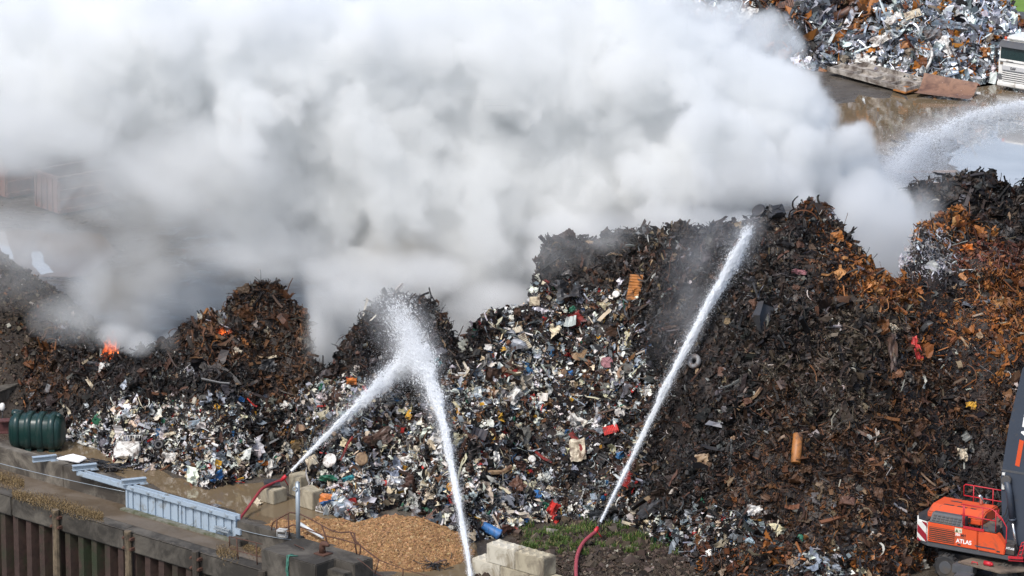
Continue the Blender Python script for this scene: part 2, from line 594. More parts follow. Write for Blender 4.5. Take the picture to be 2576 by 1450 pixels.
# ladder and rope at the pier front
rp = empty('mooring_rope', qp(ps0 + 1.6, -.03, PZ), QANG, 'tangled green and blue rope hanging over the pier edge', 'rope')
M['rope_green'] = mat('green_rope', (.05, .16, .12), .9, var=.5, scale=20)
M['rope_blue'] = mat('blue_rope', (.06, .25, .38), .9, var=.5, scale=20)
rr = random.Random(4)
mb = MB()
for k in range(6):
    a = [(.1 + rr.uniform(-.25, .2), .35, .03), (rr.uniform(-.1, .1), .05, .05)] + [(rr.uniform(-.09, .09), -.03 + rr.uniform(-.02, .01), -.3 * j) for j in range(1, 6)]
    mb.tube(a, .02, 5)
mb.build('strands', M['rope_green'], rp)
mb = MB()
for k in range(5):
    mb.tube([(rr.uniform(-.15, .15), -.06 + rr.uniform(-.03, .01), -.95 - .16 * j) for j in range(4)], .03, 5)
mb.build('blue_end', M['rope_blue'], rp)
ld = empty('quay_ladder', qp(ps0 + 1.75, -.12, -1.1), QANG, 'narrow galvanised ladder on the pier front below the rope', 'ladder')
for x in (-.2, .2): MB().span((x - .02, 0, -3), (x + .02, .05, .95)).build('stile', M['gate_dark'], ld)
for k in range(9): MB().tube([(-.19, .03, -1.7 + k * .3), (.19, .03, -1.7 + k * .3)], .015, 5).build('rung', M['gate_dark'], ld)

# steel pole, railings, cables
pp = G(686 * .2686 + 566, 1060 * .2686 + 1069.3, PZ)
t = empty('steel_pole', pp, 0, 'tall thin galvanised pole with an eye standing on the pier', 'pole')
MB().tube([(0, 0, 0), (0, 0, 2.45)], .095, 12).build('shaft', M['gate_dark'], t)
MB().tube([(0, 0, 2.45), (0, 0, 2.5)], [.1, .03], 12).build('cap', M['gate_dark'], t)
MB().tube([(-.1 + .09 * math.cos(a), -.11, 2.2 + .09 * math.sin(a)) for a in np.linspace(0, 6.28, 13)], .022, 6).build('eye', M['gate_dark'], t)


def c2(cx, cy):
    return 566 + cx * .2686, 1069.3 + cy * .2686


def ln(P, nlev, Z=None):
    """pixels of the photograph onto the upright plane nlev metres inside the quay edge"""
    out = []
    for cx, cy in P:
        d = ray(*c2(cx, cy))
        t_ = ((QA - CC) @ QN + nlev) / (d @ QN)
        out.append(Vector(CC + d * t_))
    return out


rl = empty('pier_railing', qp(ps0 + 2, pw - .12, PZ), 0, 'bent rusty pipe railing along the back of the pier', 'railing')
IR = Matrix.Translation(-Vector(rl.location))
nb = pw - .12
for P in ([(435, 1010), (438, 950), (450, 915), (520, 868), (610, 820), (690, 830), (800, 880), (905, 940), (1000, 992), (1080, 1010), (1160, 1003), (1215, 1015), (1218, 1090), (1270, 1130)],
          [(435, 1012), (540, 975), (640, 936), (790, 985), (940, 1040), (1100, 1075), (1250, 1118), (1330, 1180), (1440, 1262)]):
    MB().tube(ln(P, nb), .03, 6).build('rail', M['rust'], rl, xf=IR)
for P in ([(590, 838), (605, 1070)], [(487, 885), (470, 1125)], [(905, 940), (940, 1040), (965, 1145)], [(1175, 1005), (1215, 1090), (1235, 1225)], [(1205, 1010), (1225, 1085), (1270, 1130), (1265, 1200), (1240, 1255)]):
    MB().tube(ln(P, nb), .033, 6).build('post', M['rust'], rl, xf=IR)
rl = empty('edge_railing', qp(ps0 - 2, .4), 0, 'thin rusty two rail fence on the quay edge left of the pier', 'railing')
IR = Matrix.Translation(-Vector(rl.location))
for P in ([(40, 1045), (110, 1060), (350, 1118)], [(42, 1150), (120, 1180), (345, 1240)]):
    MB().tube(ln(P, .45), .022, 6).build('rail', M['rust'], rl, xf=IR)
for P in ([(40, 1045), (44, 1140)], [(108, 1060), (125, 1280)], [(292, 1110), (303, 1335)]):
    MB().tube(ln(P, .45), .027, 6).build('post', M['rust'], rl, xf=IR)
rl = empty('rope_fence', qp(ps0 + pl + 1.5, pw * .55), 0, 'sagging rusty rope fence beyond the right end of the pier', 'fence')
IR = Matrix.Translation(-Vector(rl.location))
for P in ([(1270, 1130), (1350, 1200), (1440, 1264), (1560, 1310), (1670, 1350), (1790, 1385), (1900, 1415), (2000, 1450)], [(1240, 1250), (1330, 1320), (1405, 1385), (1500, 1430)], [(1400, 1390), (1420, 1330), (1440, 1264)]):
    MB().tube(ln(P, pw * .55), .018, 5).build('rope', M['rust'], rl, xf=IR)
for P in ([(1440, 1262), (1405, 1400)], [(1668, 1345), (1665, 1440)]):
    MB().tube(ln(P, pw * .55), .025, 6).build('post', M['rust'], rl, xf=IR)


def cable(name, a, b, sag, r, m, label):
    a, b = Vector(a), Vector(b)
    P = [a.lerp(b, k / 12) - Vector((0, 0, sag * 4 * (k / 12) * (1 - k / 12))) for k in range(13)]
    mb = MB().tube(P, r, 5)
    o = mb.build(name, m, xf=Matrix.Translation(-a))
    o.location = a
    return tag(o, label, 'cable')


cable('guard_wire', qp(-6, gn - .35, .55), qp(gs0 + .0, gn - .06, .82), .1, .014, M['gate_dark'], 'thin steel guard wire strung along the flood wall to the gate')
cable('guard_wire', qp(gs1 + .1, gn - .08, .62), qp(cs - .4, pn - .2, .8), .06, .014, M['gate_dark'], 'short guard wire from the gate lock to the pier')
o = MB().tube([(0, 0, 0), (1.5, 0.05, .02)], [.09, .05], 10).build('white_pipe', mat('white_pipe', (.6, .62, .62), .4))
o.location = tuple(G(*c2(705, 930), .6)); o.rotation_euler = (0, R(12), R(-48))
tag(o, 'white plastic pipe leaning behind the pier railing onto the tan chips', 'pipe')
o = MB().tube([(-.2, 0, 0), (-.2, 0, .3), (.2, 0, .32), (.2, 0, 0)], .03, 6).span((-.2, -.1, .3), (.2, .25, .36)).span((-.22, .1, 0), (.22, .2, .1)).build('broken_chair', mat('white_plastic', (.6, .6, .58), .5, dirt=(.1, .08, .06)))
o.location = tuple(G(*c2(530, 1060), PZ - .02)); o.rotation_euler = (0, 0, R(-20))
tag(o, 'small broken white frame lying on the corner wall', 'frame')

# ================================================================== SCRAP HEAPS
TOE = np.array([(-400, 1020), (0, 1040), (100, 1062), (170, 1105), (260, 1135), (300, 1165), (345, 1185), (420, 1180), (470, 1200), (520, 1235), (560, 1222), (600, 1215), (660, 1192), (740, 1196), (780, 1240), (800, 1280), (850, 1300), (905, 1318), (950, 1290), (1010, 1275), (1060, 1295), (1110, 1325), (1180, 1368), (1260, 1348), (1330, 1322), (1450, 1305), (1560, 1318), (1640, 1365), (1700, 1402), (1750, 1440), (1850, 1490), (2000, 1515), (2150, 1500), (2250, 1465), (2340, 1425), (2450, 1392), (2700, 1375), (3100, 1372)], float)
CREST = np.array([(-400, 930), (0, 905), (40, 862), (75, 838), (150, 833), (210, 860), (250, 872), (330, 890), (350, 856), (420, 845), (455, 806), (520, 790), (552, 770), (575, 735), (600, 718), (650, 712), (700, 722), (725, 748), (760, 768), (775, 860), (785, 912), (815, 925), (845, 925), (858, 880), (875, 845), (900, 812), (935, 778), (960, 765), (990, 758), (1060, 765), (1100, 778), (1120, 800), (1132, 850), (1145, 905), (1160, 905), (1170, 870), (1195, 825), (1240, 782), (1300, 768), (1335, 760), (1352, 700), (1368, 650), (1390, 615), (1430, 603), (1500, 592), (1560, 590), (1640, 590), (1720, 575), (1800, 570), (1870, 572), (1905, 535), (1940, 515), (1985, 545), (2010, 505), (2040, 493), (2085, 510), (2110, 560), (2150, 600), (2190, 655), (2230, 690), (2262, 690), (2285, 640), (2305, 600), (2330, 565), (2370, 535), (2420, 535), (2480, 560), (2530, 600), (2576, 615), (2700, 640), (3100, 700)], float)
SLOPE = np.array([(-400, .60), (0, .62), (400, .74), (640, .82), (800, .78), (1000, .85), (1300, .84), (1800, .84), (2040, .84), (2300, .74), (2576, .68), (3100, .65)], float)
_U = np.arange(-390, 3090, 6.)
_vt, _vc, _sl = np.interp(_U, *TOE.T), np.interp(_U, *CREST.T), np.interp(_U, *SLOPE.T)
_T = np.array([G(u, v) for u, v in zip(_U, _vt)])
_C = []
for u, vc, s, t in zip(_U, _vc, _sl, _T):
    d = ray(u, vc)
    k = (H + s * t[1]) / (s * d[1] - d[2])
    _C.append(CC + d * k)
_C = np.array(_C)


def h_main(x, y):
    yt = np.interp(x, _T[:, 0], _T[:, 1])
    o = np.argsort(_C[:, 0])
    yc, zc = np.interp(x, _C[o, 0], _C[o, 1]), np.interp(x, _C[o, 0], _C[o, 2])
    t = (y - yt) / np.maximum(yc - yt, .3)
    front = zc * np.where(t < 0, t, np.clip(t, 0, 1) ** .93)
    h = np.where(y < yc, front, zc - 1.05 * (y - yc))
    # the ridge that shows through the smoke behind the crest
    c = GY(1805, 438, 224)
    r = np.hypot((x - c[0]) / 1.25, y - 224)
    h = np.maximum(h, c[2] - .95 * r)
    c = GY(1080, 660, 214)
    h = np.maximum(h, c[2] - 1.2 * np.hypot(x - c[0], y - 214))
    n = N1.fbm(x * .33, y * .33, 3) * .55 + N2.fbm(x * 1.0, y * 1.0, 3) * .38
    w = np.clip(h / 1.6, 0, 1) * np.where(y < yc, 1, .5)
    return h + n * w * .9


def h_back(x, y):
    x0 = GY(2300, 440, 236)[0]
    zc = GY(2450, 452, 236)[2] + .35 * N1.fbm(x * .5, x * .1 + 3, 3)
    zc = zc * np.clip((x - x0 + 5) / 5, 0, 1)
    h = zc - .8 * np.abs(y - 236)
    return h + (N1.fbm(x * .5, y * .5, 3) * .4 + N2.fbm(x * 1.2, y * 1.2, 3) * .3) * np.clip(h / 1.5, 0, 1)


FT = np.array([(1700, 110), (1960, 150), (2020, 178), (2100, 168), (2200, 190), (2320, 222), (2360, 225), (2440, 218), (2500, 206), (2700, 200)], float)
_FT = np.array([G(u, v) for u, v in FT])


def h_far(x, y):
    yt = np.interp(x, _FT[:, 0], _FT[:, 1])
    top = GY(2545, 14, 296)
    zc = np.interp(x, [top[0] - 30, top[0] - 9, top[0] - 2.5, top[0], top[0] + 6], [7.5, 7.0, 5.2, top[2], 2.5])
    h = np.minimum((y - yt) * .62, zc - .5 * np.maximum(y - yt - zc / .62, 0))
    return h + (N1.fbm(x * .3, y * .3, 3) * .6 + N2.fbm(x * .9, y * .9, 3) * .35) * np.clip(h / 1.5, 0, 1)


def h_gravel(x, y):
    c = GY(-105, 575, 219)
    r = np.hypot((x - c[0]), (y - 219) * .95)
    return c[2] + .55 - np.sqrt((r * .88) ** 2 + .3) + N1.fbm(x * .6, y * .6, 3) * .18


def h_chips(x, y):
    c = G(1010, 1375)
    r = np.hypot((x - c[0] + .12 * (y - c[1])) / 3.0, (y - c[1] - .3) / 3.9)
    c2_ = G(800, 1335)
    r2 = np.hypot((x - c2_[0]) / 2.6, (y - c2_[1]) / 1.7)
    h = 1.0 * np.clip(1 - r, -1, 1) ** 1 + 0
    return np.maximum(np.minimum(h, 0.82 - .4 * r * r), .22 * (1 - r2)) + N1.fbm(x * 1.2, y * 1.2, 3) * .07


def h_soil(x, y):
    c = G(1500, 1405)
    r = np.hypot((x - c[0]) / 5.2, (y - c[1] + 2) / 7.2)
    return .34 * (1 - r ** 2) + N1.fbm(x * .8, y * .8, 4) * .10


def field(hf, x0, x1, y0, y1, st):
    xs, ys = np.arange(x0, x1, st), np.arange(y0, y1, st)
    X, Y = np.meshgrid(xs, ys, indexing='ij')
    Z = hf(X, Y)
    return xs, ys, X, Y, Z


def heap_mesh(X, Y, Z, lo=-.25):
    nx, ny = X.shape
    keep = Z > lo
    kq = keep[:-1, :-1] | keep[1:, :-1] | keep[1:, 1:] | keep[:-1, 1:]
    i, j = np.nonzero(kq)
    Q = np.stack([i * ny + j, (i + 1) * ny + j, (i + 1) * ny + j + 1, i * ny + j + 1], 1)
    V = np.stack([X, Y, np.maximum(Z, -.4)], -1).reshape(-1, 3)
    used = np.unique(Q)
    mp = np.full(len(V), -1)
    mp[used] = np.arange(len(used))
    return V[used], mp[Q]


# palettes: (share, linear colour, metallic)
PAL = {
    'mix': [(.085, (.70, .68, .62), 0), (.055, (.56, .48, .34), 0), (.08, (.36, .38, .39), .5), (.09, (.24, .27, .30), .2), (.34, (.014, .013, .013), 0), (.14, (.045, .047, .05), .1),
            (.15, (.062, .033, .023), 0), (.04, (.16, .08, .038), 0), (.03, (.23, .16, .095), 0), (.010, (.27, .025, .022), 0), (.009, (.03, .10, .22), 0), (.007, (.03, .12, .07), 0), (.007, (.4, .21, .03), 0), (.05, (.12, .11, .10), 0)],
    'dark': [(.46, (.014, .013, .013), 0), (.23, (.042, .030, .024), 0), (.14, (.075, .07, .068), .2), (.08, (.08, .042, .028), 0), (.03, (.2, .2, .2), .3), (.02, (.22, .16, .1), 0), (.008, (.45, .42, .38), 0)],
    'brown': [(.30, (.018, .014, .013), 0), (.28, (.078, .043, .027), 0), (.20, (.13, .062, .031), 0), (.08, (.09, .08, .07), 0), (.06, (.16, .11, .07), 0), (.03, (.2, .085, .03), 0), (.012, (.4, .37, .33), 0)],
    'earth': [(.38, (.07, .052, .038), 0), (.26, (.018, .015, .013), 0), (.14, (.12, .095, .07), 0), (.08, (.07, .042, .028), 0), (.05, (.15, .12, .09), 0), (.015, (.4, .37, .33), 0), (.02, (.17, .075, .03), 0)],
    'orange': [(.34, (.30, .115, .032), 0), (.22, (.19, .07, .028), 0), (.14, (.10, .045, .025), 0), (.15, (.03, .024, .02), 0), (.07, (.38, .18, .07), 0), (.05, (.11, .11, .12), .1), (.03, (.3, .24, .17), 0)],
    'half': [(.14, (.28, .105, .03), 0), (.16, (.15, .06, .028), 0), (.36, (.026, .021, .019), 0), (.12, (.065, .04, .028), 0), (.10, (.09, .09, .09), .1), (.05, (.2, .15, .1), 0), (.02, (.5, .47, .42), 0)],
    'red': [(.40, (.15, .052, .034), 0), (.25, (.21, .085, .045), 0), (.2, (.07, .035, .028), 0), (.15, (.16, .13, .12), 0)],
    'ash': [(.5, (.46, .46, .48), 0), (.25, (.30, .30, .32), 0), (.15, (.14, .12, .12), 0), (.1, (.5, .42, .36), 0)],
    'silver': [(.27, (.72, .74, .75), .1), (.22, (.55, .58, .61), .6), (.16, (.36, .41, .46), .7), (.08, (.17, .19, .21), .3), (.08, (.40, .15, .025), 0), (.05, (.16, .06, .03), 0), (.10, (.035, .032, .032), 0), (.04, (.2, .16, .12), 0)],
    'fin': [(.5, (.42, .44, .47), .4), (.3, (.2, .2, .22), .4), (.2, (.06, .05, .05), 0)],
    'white': [(.20, (.72, .70, .65), 0), (.06, (.55, .49, .41), 0), (.11, (.54, .46, .34), 0), (.13, (.38, .40, .42), .4), (.07, (.22, .25, .28), .2), (.27, (.014, .013, .013), 0), (.13, (.06, .035, .025), 0), (.04, (.17, .085, .045), 0), (.06, (.13, .13, .13), 0), (.012, (.28, .027, .023), 0), (.012, (.03, .10, .22), 0), (.008, (.03, .13, .075), 0), (.008, (.42, .22, .03), 0)],
}
# where each mixture lies on the heap (u, v, ru, rv, mixture)
ZONES = [(60, 960, 150, 90, 'brown'), (30, 990, 70, 60, 'half'), (250, 920, 160, 60, 'dark'), (620, 830, 170, 110, 'brown'), (560, 960, 260, 55, 'dark'), (680, 960, 110, 55, 'brown'),
         (640, 760, 80, 45, 'brown'), (560, 800, 26, 30, 'ash'), (420, 905, 60, 35, 'dark'), (480, 930, 40, 16, 'ash'), (980, 850, 130, 110, 'dark'), (1060, 820, 70, 60, 'dark'), (880, 910, 60, 40, 'dark'),
         (120, 1020, 140, 38, 'dark'), (400, 1080, 200, 60, 'white'), (620, 1060, 140, 70, 'mix'), (560, 1150, 160, 60, 'white'), (850, 1010, 120, 60, 'white'), (840, 1130, 180, 90, 'mix'), (1000, 1180, 200, 80, 'white'),
         (1080, 1290, 120, 50, 'mix'), (900, 1270, 130, 40, 'white'), (1450, 660, 120, 55, 'dark'), (1600, 620, 180, 50, 'dark'), (1780, 640, 140, 80, 'dark'), (1400, 800, 140, 70, 'mix'), (1500, 760, 120, 35, 'mix'), (1190, 880, 40, 60, 'dark'),
         (1320, 950, 140, 90, 'white'), (1300, 1100, 170, 110, 'mix'), (1450, 1020, 140, 150, 'mix'), (1500, 1180, 120, 100, 'mix'), (1330, 1250, 130, 60, 'white'), (1560, 900, 70, 150, 'mix'), (1640, 780, 70, 100, 'dark'),
         (1790, 830, 120, 160, 'dark'), (1950, 620, 110, 110, 'dark'), (1950, 800, 140, 120, 'dark'), (2040, 530, 60, 40, 'half'), (2110, 600, 60, 60, 'half'), (2085, 545, 25, 25, 'ash'), (2070, 690, 60, 60, 'brown'), (2160, 690, 70, 50, 'orange'), (2240, 740, 60, 40, 'orange'),
         (2150, 860, 150, 80, 'earth'), (2050, 960, 150, 120, 'earth'), (1850, 1050, 130, 130, 'dark'), (1750, 1150, 110, 120, 'dark'), (2000, 1200, 220, 140, 'brown'), (1850, 1340, 150, 60, 'mix'), (1700, 1330, 90, 50, 'mix'),
         (1680, 1240, 60, 60, 'dark'), (1900, 1390, 130, 55, 'half'), (2100, 1330, 130, 90, 'brown'), (2200, 1400, 110, 70, 'half'), (2100, 1420, 120, 40, 'mix'), (2250, 1180, 140, 120, 'brown'), (2430, 1160, 120, 80, 'dark'), (2300, 980, 90, 90, 'brown'), (2320, 870, 60, 70, 'half'),
         (2420, 880, 80, 50, 'half'), (2470, 800, 110, 90, 'orange'), (2530, 710, 80, 50, 'orange'), (2400, 760, 70, 40, 'half'), (2500, 940, 80, 36, 'half'), (2490, 1050, 110, 70, 'brown'), (2345, 655, 62, 52, 'ash'), (2370, 715, 40, 25, 'dark'), (2500, 640, 100, 32, 'red'), (2440, 610, 60, 25, 'half'), (2400, 540, 80, 40, 'orange'), (2350, 520, 50, 30, 'orange'), (2520, 590, 60, 30, 'half'), (2500, 530, 90, 30, 'dark'),
         (2440, 1260, 80, 60, 'dark'), (1980, 1020, 90, 90, 'brown')]


def zone_of(P, rng, zones, default):
    u, v = proj(P)
    u = u + rng.normal(0, 16, len(u))
    v = v + rng.normal(0, 13, len(v))
    best = np.full(len(u), 1.7)
    idx = np.full(len(u), -1)
    for k, z in enumerate(zones):
        d = np.hypot((u - z[0]) / z[2], (v - z[1]) / z[3])
        m = d < best
        best[m], idx[m] = d[m], k
    return np.array([default if k < 0 else zones[k][4] for k in idx])


def colours(zn, rng):
    out = np.zeros((len(zn), 4), np.float32)
    for z in np.unique(zn):
        m = np.nonzero(zn == z)[0]
        p = PAL[z]
        w = np.array([q[0] for q in p])
        k = rng.choice(len(p), len(m), p=w / w.sum())
        c = np.array([(*q[1], q[2]) for q in p], np.float32)[k]
        c[:, :3] *= rng.uniform(.7, 1.25, (len(m), 1)) * rng.uniform(.93, 1.07, (len(m), 3))
        out[m] = np.clip(c, 0, .9)
    return out


# ---- templates of torn pieces: unit size, all quads
def t_sheet(r, n=4, amp=.16, bend=.5):
    a = np.linspace(-.5, .5, n)
    X, Y = np.meshgrid(a, a * r.uniform(.45, 1.), indexing='ij')
    X, Y = X + r.normal(0, .055, X.shape), Y + r.normal(0, .055, X.shape)
    k, th = r.normal(0, bend), r.uniform(0, 6.28)
    s = X * math.cos(th) + Y * math.sin(th)
    fold = np.abs(s - r.uniform(-.2, .2)) * r.uniform(-.7, .7)
    Z = k * s * s + fold + r.normal(0, amp * .45, X.shape)
    V = np.stack([X, Y, Z], -1).reshape(-1, 3)
    i, j = [q.ravel() for q in np.meshgrid(range(n - 1), range(n - 1), indexing='ij')]
    return V, np.stack([i * n + j, (i + 1) * n + j, (i + 1) * n + j + 1, i * n + j + 1], 1)


def t_torn(r, n=8):
    # a larger buckled sheet with ragged edges and folded corners
    a = np.linspace(-.5, .5, n)
    X, Y = np.meshgrid(a, a * r.uniform(.4, .9), indexing='ij')
    lat, lat2 = Noise(int(r.integers(1e6))), Noise(int(r.integers(1e6)))
    Z = .26 * lat.fbm(X * 2.2 + 4, Y * 2.2 + 4, 3) + .05 * r.normal(0, 1, X.shape)
    rim = np.maximum(np.abs(X) / .5, np.abs(Y) / np.abs(Y).max()) ** 4
    sh = 1 - .55 * np.clip(lat2.fbm(np.arctan2(Y, X) * 1.4 + 7, X * 0 + r.uniform(0, 9), 3), 0, 1) * rim
    X, Y = X * sh + r.normal(0, .02, X.shape), Y * sh + r.normal(0, .02, X.shape)
    s = X * math.cos(r.uniform(0, 6)) + Y * .5
    Z = Z + np.abs(s) * r.uniform(-.8, .8)
    V = np.stack([X, Y, Z], -1).reshape(-1, 3)
    i, j = [q.ravel() for q in np.meshgrid(range(n - 1), range(n - 1), indexing='ij')]
    return V, np.stack([i * n + j, (i + 1) * n + j, (i + 1) * n + j + 1, i * n + j + 1], 1)


def t_strip(r, n=7):
    t = np.linspace(-.5, .5, n)
    ang = np.cumsum(r.normal(0, .42, n))
    P = np.cumsum(np.stack([np.cos(ang), np.sin(ang) * .6, np.sin(ang * 1.3 + r.uniform(0, 3)) * .5], 1) / n, 0)
    P -= P.mean(0)
    w = r.uniform(.04, .10)
    tw = r.uniform(0, 3.14) + np.cumsum(r.normal(0, .3, n))
    N = np.stack([np.zeros(n), np.cos(tw), np.sin(tw)], 1) * w
    V = np.stack([P - N, P + N], 1).reshape(-1, 3)
    i = np.arange(n - 1) * 2
    return V, np.stack([i, i + 1, i + 3, i + 2], 1)


def t_bar(r, n=4, rad=None, wob=.16):
    ang = np.cumsum(r.normal(0, wob, n))
    P = np.cumsum(np.stack([np.cos(ang), np.sin(ang), np.sin(ang * .7 + 1) * .4], 1) / n, 0)
    P -= P.mean(0)
    rd = rad or r.uniform(.018, .05)
    asp = r.uniform(.5, 1)
    V = np.concatenate([P[:, None] + np.array([(0, -rd, -rd * asp), (0, rd, -rd * asp), (0, rd, rd * asp), (0, -rd, rd * asp)])[None]], 0).reshape(-1, 3)
    Q = [(i * 4 + k, i * 4 + (k + 1) % 4, (i + 1) * 4 + (k + 1) % 4, (i + 1) * 4 + k) for i in range(n - 1) for k in range(4)] + [(0, 1, 2, 3), (n * 4 - 1, n * 4 - 2, n * 4 - 3, n * 4 - 4)]
    return V, np.array(Q)


def t_curl(r, n=9):
    # long torn ribbon that curls over itself
    t = np.linspace(0, 1, n)
    k1, k2, ph = r.uniform(1.5, 5), r.uniform(.5, 3), r.uniform(0, 6.28)
    ang, el = k1 * t + ph, .8 * np.sin(k2 * t * 3 + ph)
    P = np.cumsum(np.stack([np.cos(ang) * np.cos(el), np.sin(ang) * np.cos(el), np.sin(el) * .8], 1), 0) / n * 1.5
    P -= P.mean(0)
    w = r.uniform(.025, .06) * (1 - .5 * t)
    tw = r.uniform(0, 3.14) + t * r.normal(0, 2)
    N = np.stack([np.sin(ang) * np.cos(tw), -np.cos(ang) * np.cos(tw), np.sin(tw)], 1) * w[:, None]
    V = np.stack([P - N, P + N], 1).reshape(-1, 3)
    i = np.arange(n - 1) * 2
    return V, np.stack([i, i + 1, i + 3, i + 2], 1)


def t_chunk(r):
    d = r.uniform(.2, .5, 3)
    V = np.array([(x, y, z) for x in (-1, 1) for y in (-1, 1) for z in (-1, 1)], float) * d + r.normal(0, .09, (8, 3))
    return V, np.array([(0, 1, 3, 2), (4, 6, 7, 5), (0, 4, 5, 1), (2, 3, 7, 6), (0, 2, 6, 4), (1, 5, 7, 3)])


def t_ribbed(r, n=9):
    a = np.linspace(-.5, .5, n)
    X, Y = np.meshgrid(a, np.linspace(-.3, .3, 3) * r.uniform(.7, 1.4), indexing='ij')
    Z = .035 * (np.arange(n) % 2)[:, None] + r.normal(0, .5) * X * X + r.normal(0, .3) * Y * X + r.normal(0, .012, X.shape)
    V = np.stack([X, Y, Z], -1).reshape(-1, 3)
    i, j = [q.ravel() for q in np.meshgrid(range(n - 1), range(2), indexing='ij')]
    return V, np.stack([i * 3 + j, (i + 1) * 3 + j, (i + 1) * 3 + j + 1, i * 3 + j + 1], 1)


_r0 = np.random.default_rng(77)
TPL = {'sheet': [t_sheet(_r0) for _ in range(26)], 'torn': [t_torn(_r0) for _ in range(24)], 'crumple': [t_sheet(_r0, 5, .34, .9) for _ in range(18)], 'strip': [t_strip(_r0) for _ in range(22)], 'bar': [t_bar(_r0) for _ in range(12)],
       'curl': [t_curl(_r0) for _ in range(20)],
       'wire': [t_bar(_r0, 7, .011, .5) for _ in range(14)], 'chunk': [t_chunk(_r0) for _ in range(14)], 'ribbed': [t_ribbed(_r0) for _ in range(8)]}


def rots(nrm, rng, tilt, upright=None):
    n = len(nrm)
    z = nrm + rng.normal(0, tilt, (n, 3))
    z /= np.linalg.norm(z, axis=1)[:, None]
    a = rng.normal(0, 1, (n, 3))
    x = a - z * (a * z).sum(1)[:, None]
    x /= np.linalg.norm(x, axis=1)[:, None]
    return np.stack([x, np.cross(z, x), z], 2)


def normals(hf, x, y, e=.35):
    gx, gy = (hf(x + e, y) - hf(x - e, y)) / (2 * e), (hf(x, y + e) - hf(x, y - e)) / (2 * e)
    n = np.stack([-gx, -gy, np.ones_like(gx)], 1)
    return n / np.linalg.norm(n, axis=1)[:, None]


def scatter(P, nrm, cols, sizes, kinds, rng, tilt=.55):
    """returns V, Q, face colours of the torn pieces"""
    VV, QQ, CL = [], [], []
    off = 0
    for kd in TPL:
        for t, (V, Q) in enumerate(TPL[kd]):
            m = np.nonzero((kinds[0] == kd) & (kinds[1] % len(TPL[kd]) == t))[0]
            if not len(m): continue
            Rm = rots(nrm[m], rng, tilt)
            W_ = np.einsum('nij,kj->nki', Rm, V) * sizes[m, None, None] + P[m, None, :]
            VV.append(W_.reshape(-1, 3))
            QQ.append((Q[None] + (np.arange(len(m)) * len(V))[:, None, None]).reshape(-1, 4) + off)
            c = np.repeat(cols[m], len(Q), 0)
            c[:, :3] *= rng.uniform(.82, 1.1, (len(c), 1))
            CL.append(c)
            off += len(m) * len(V)
    return np.concatenate(VV), np.concatenate(QQ), np.concatenate(CL)


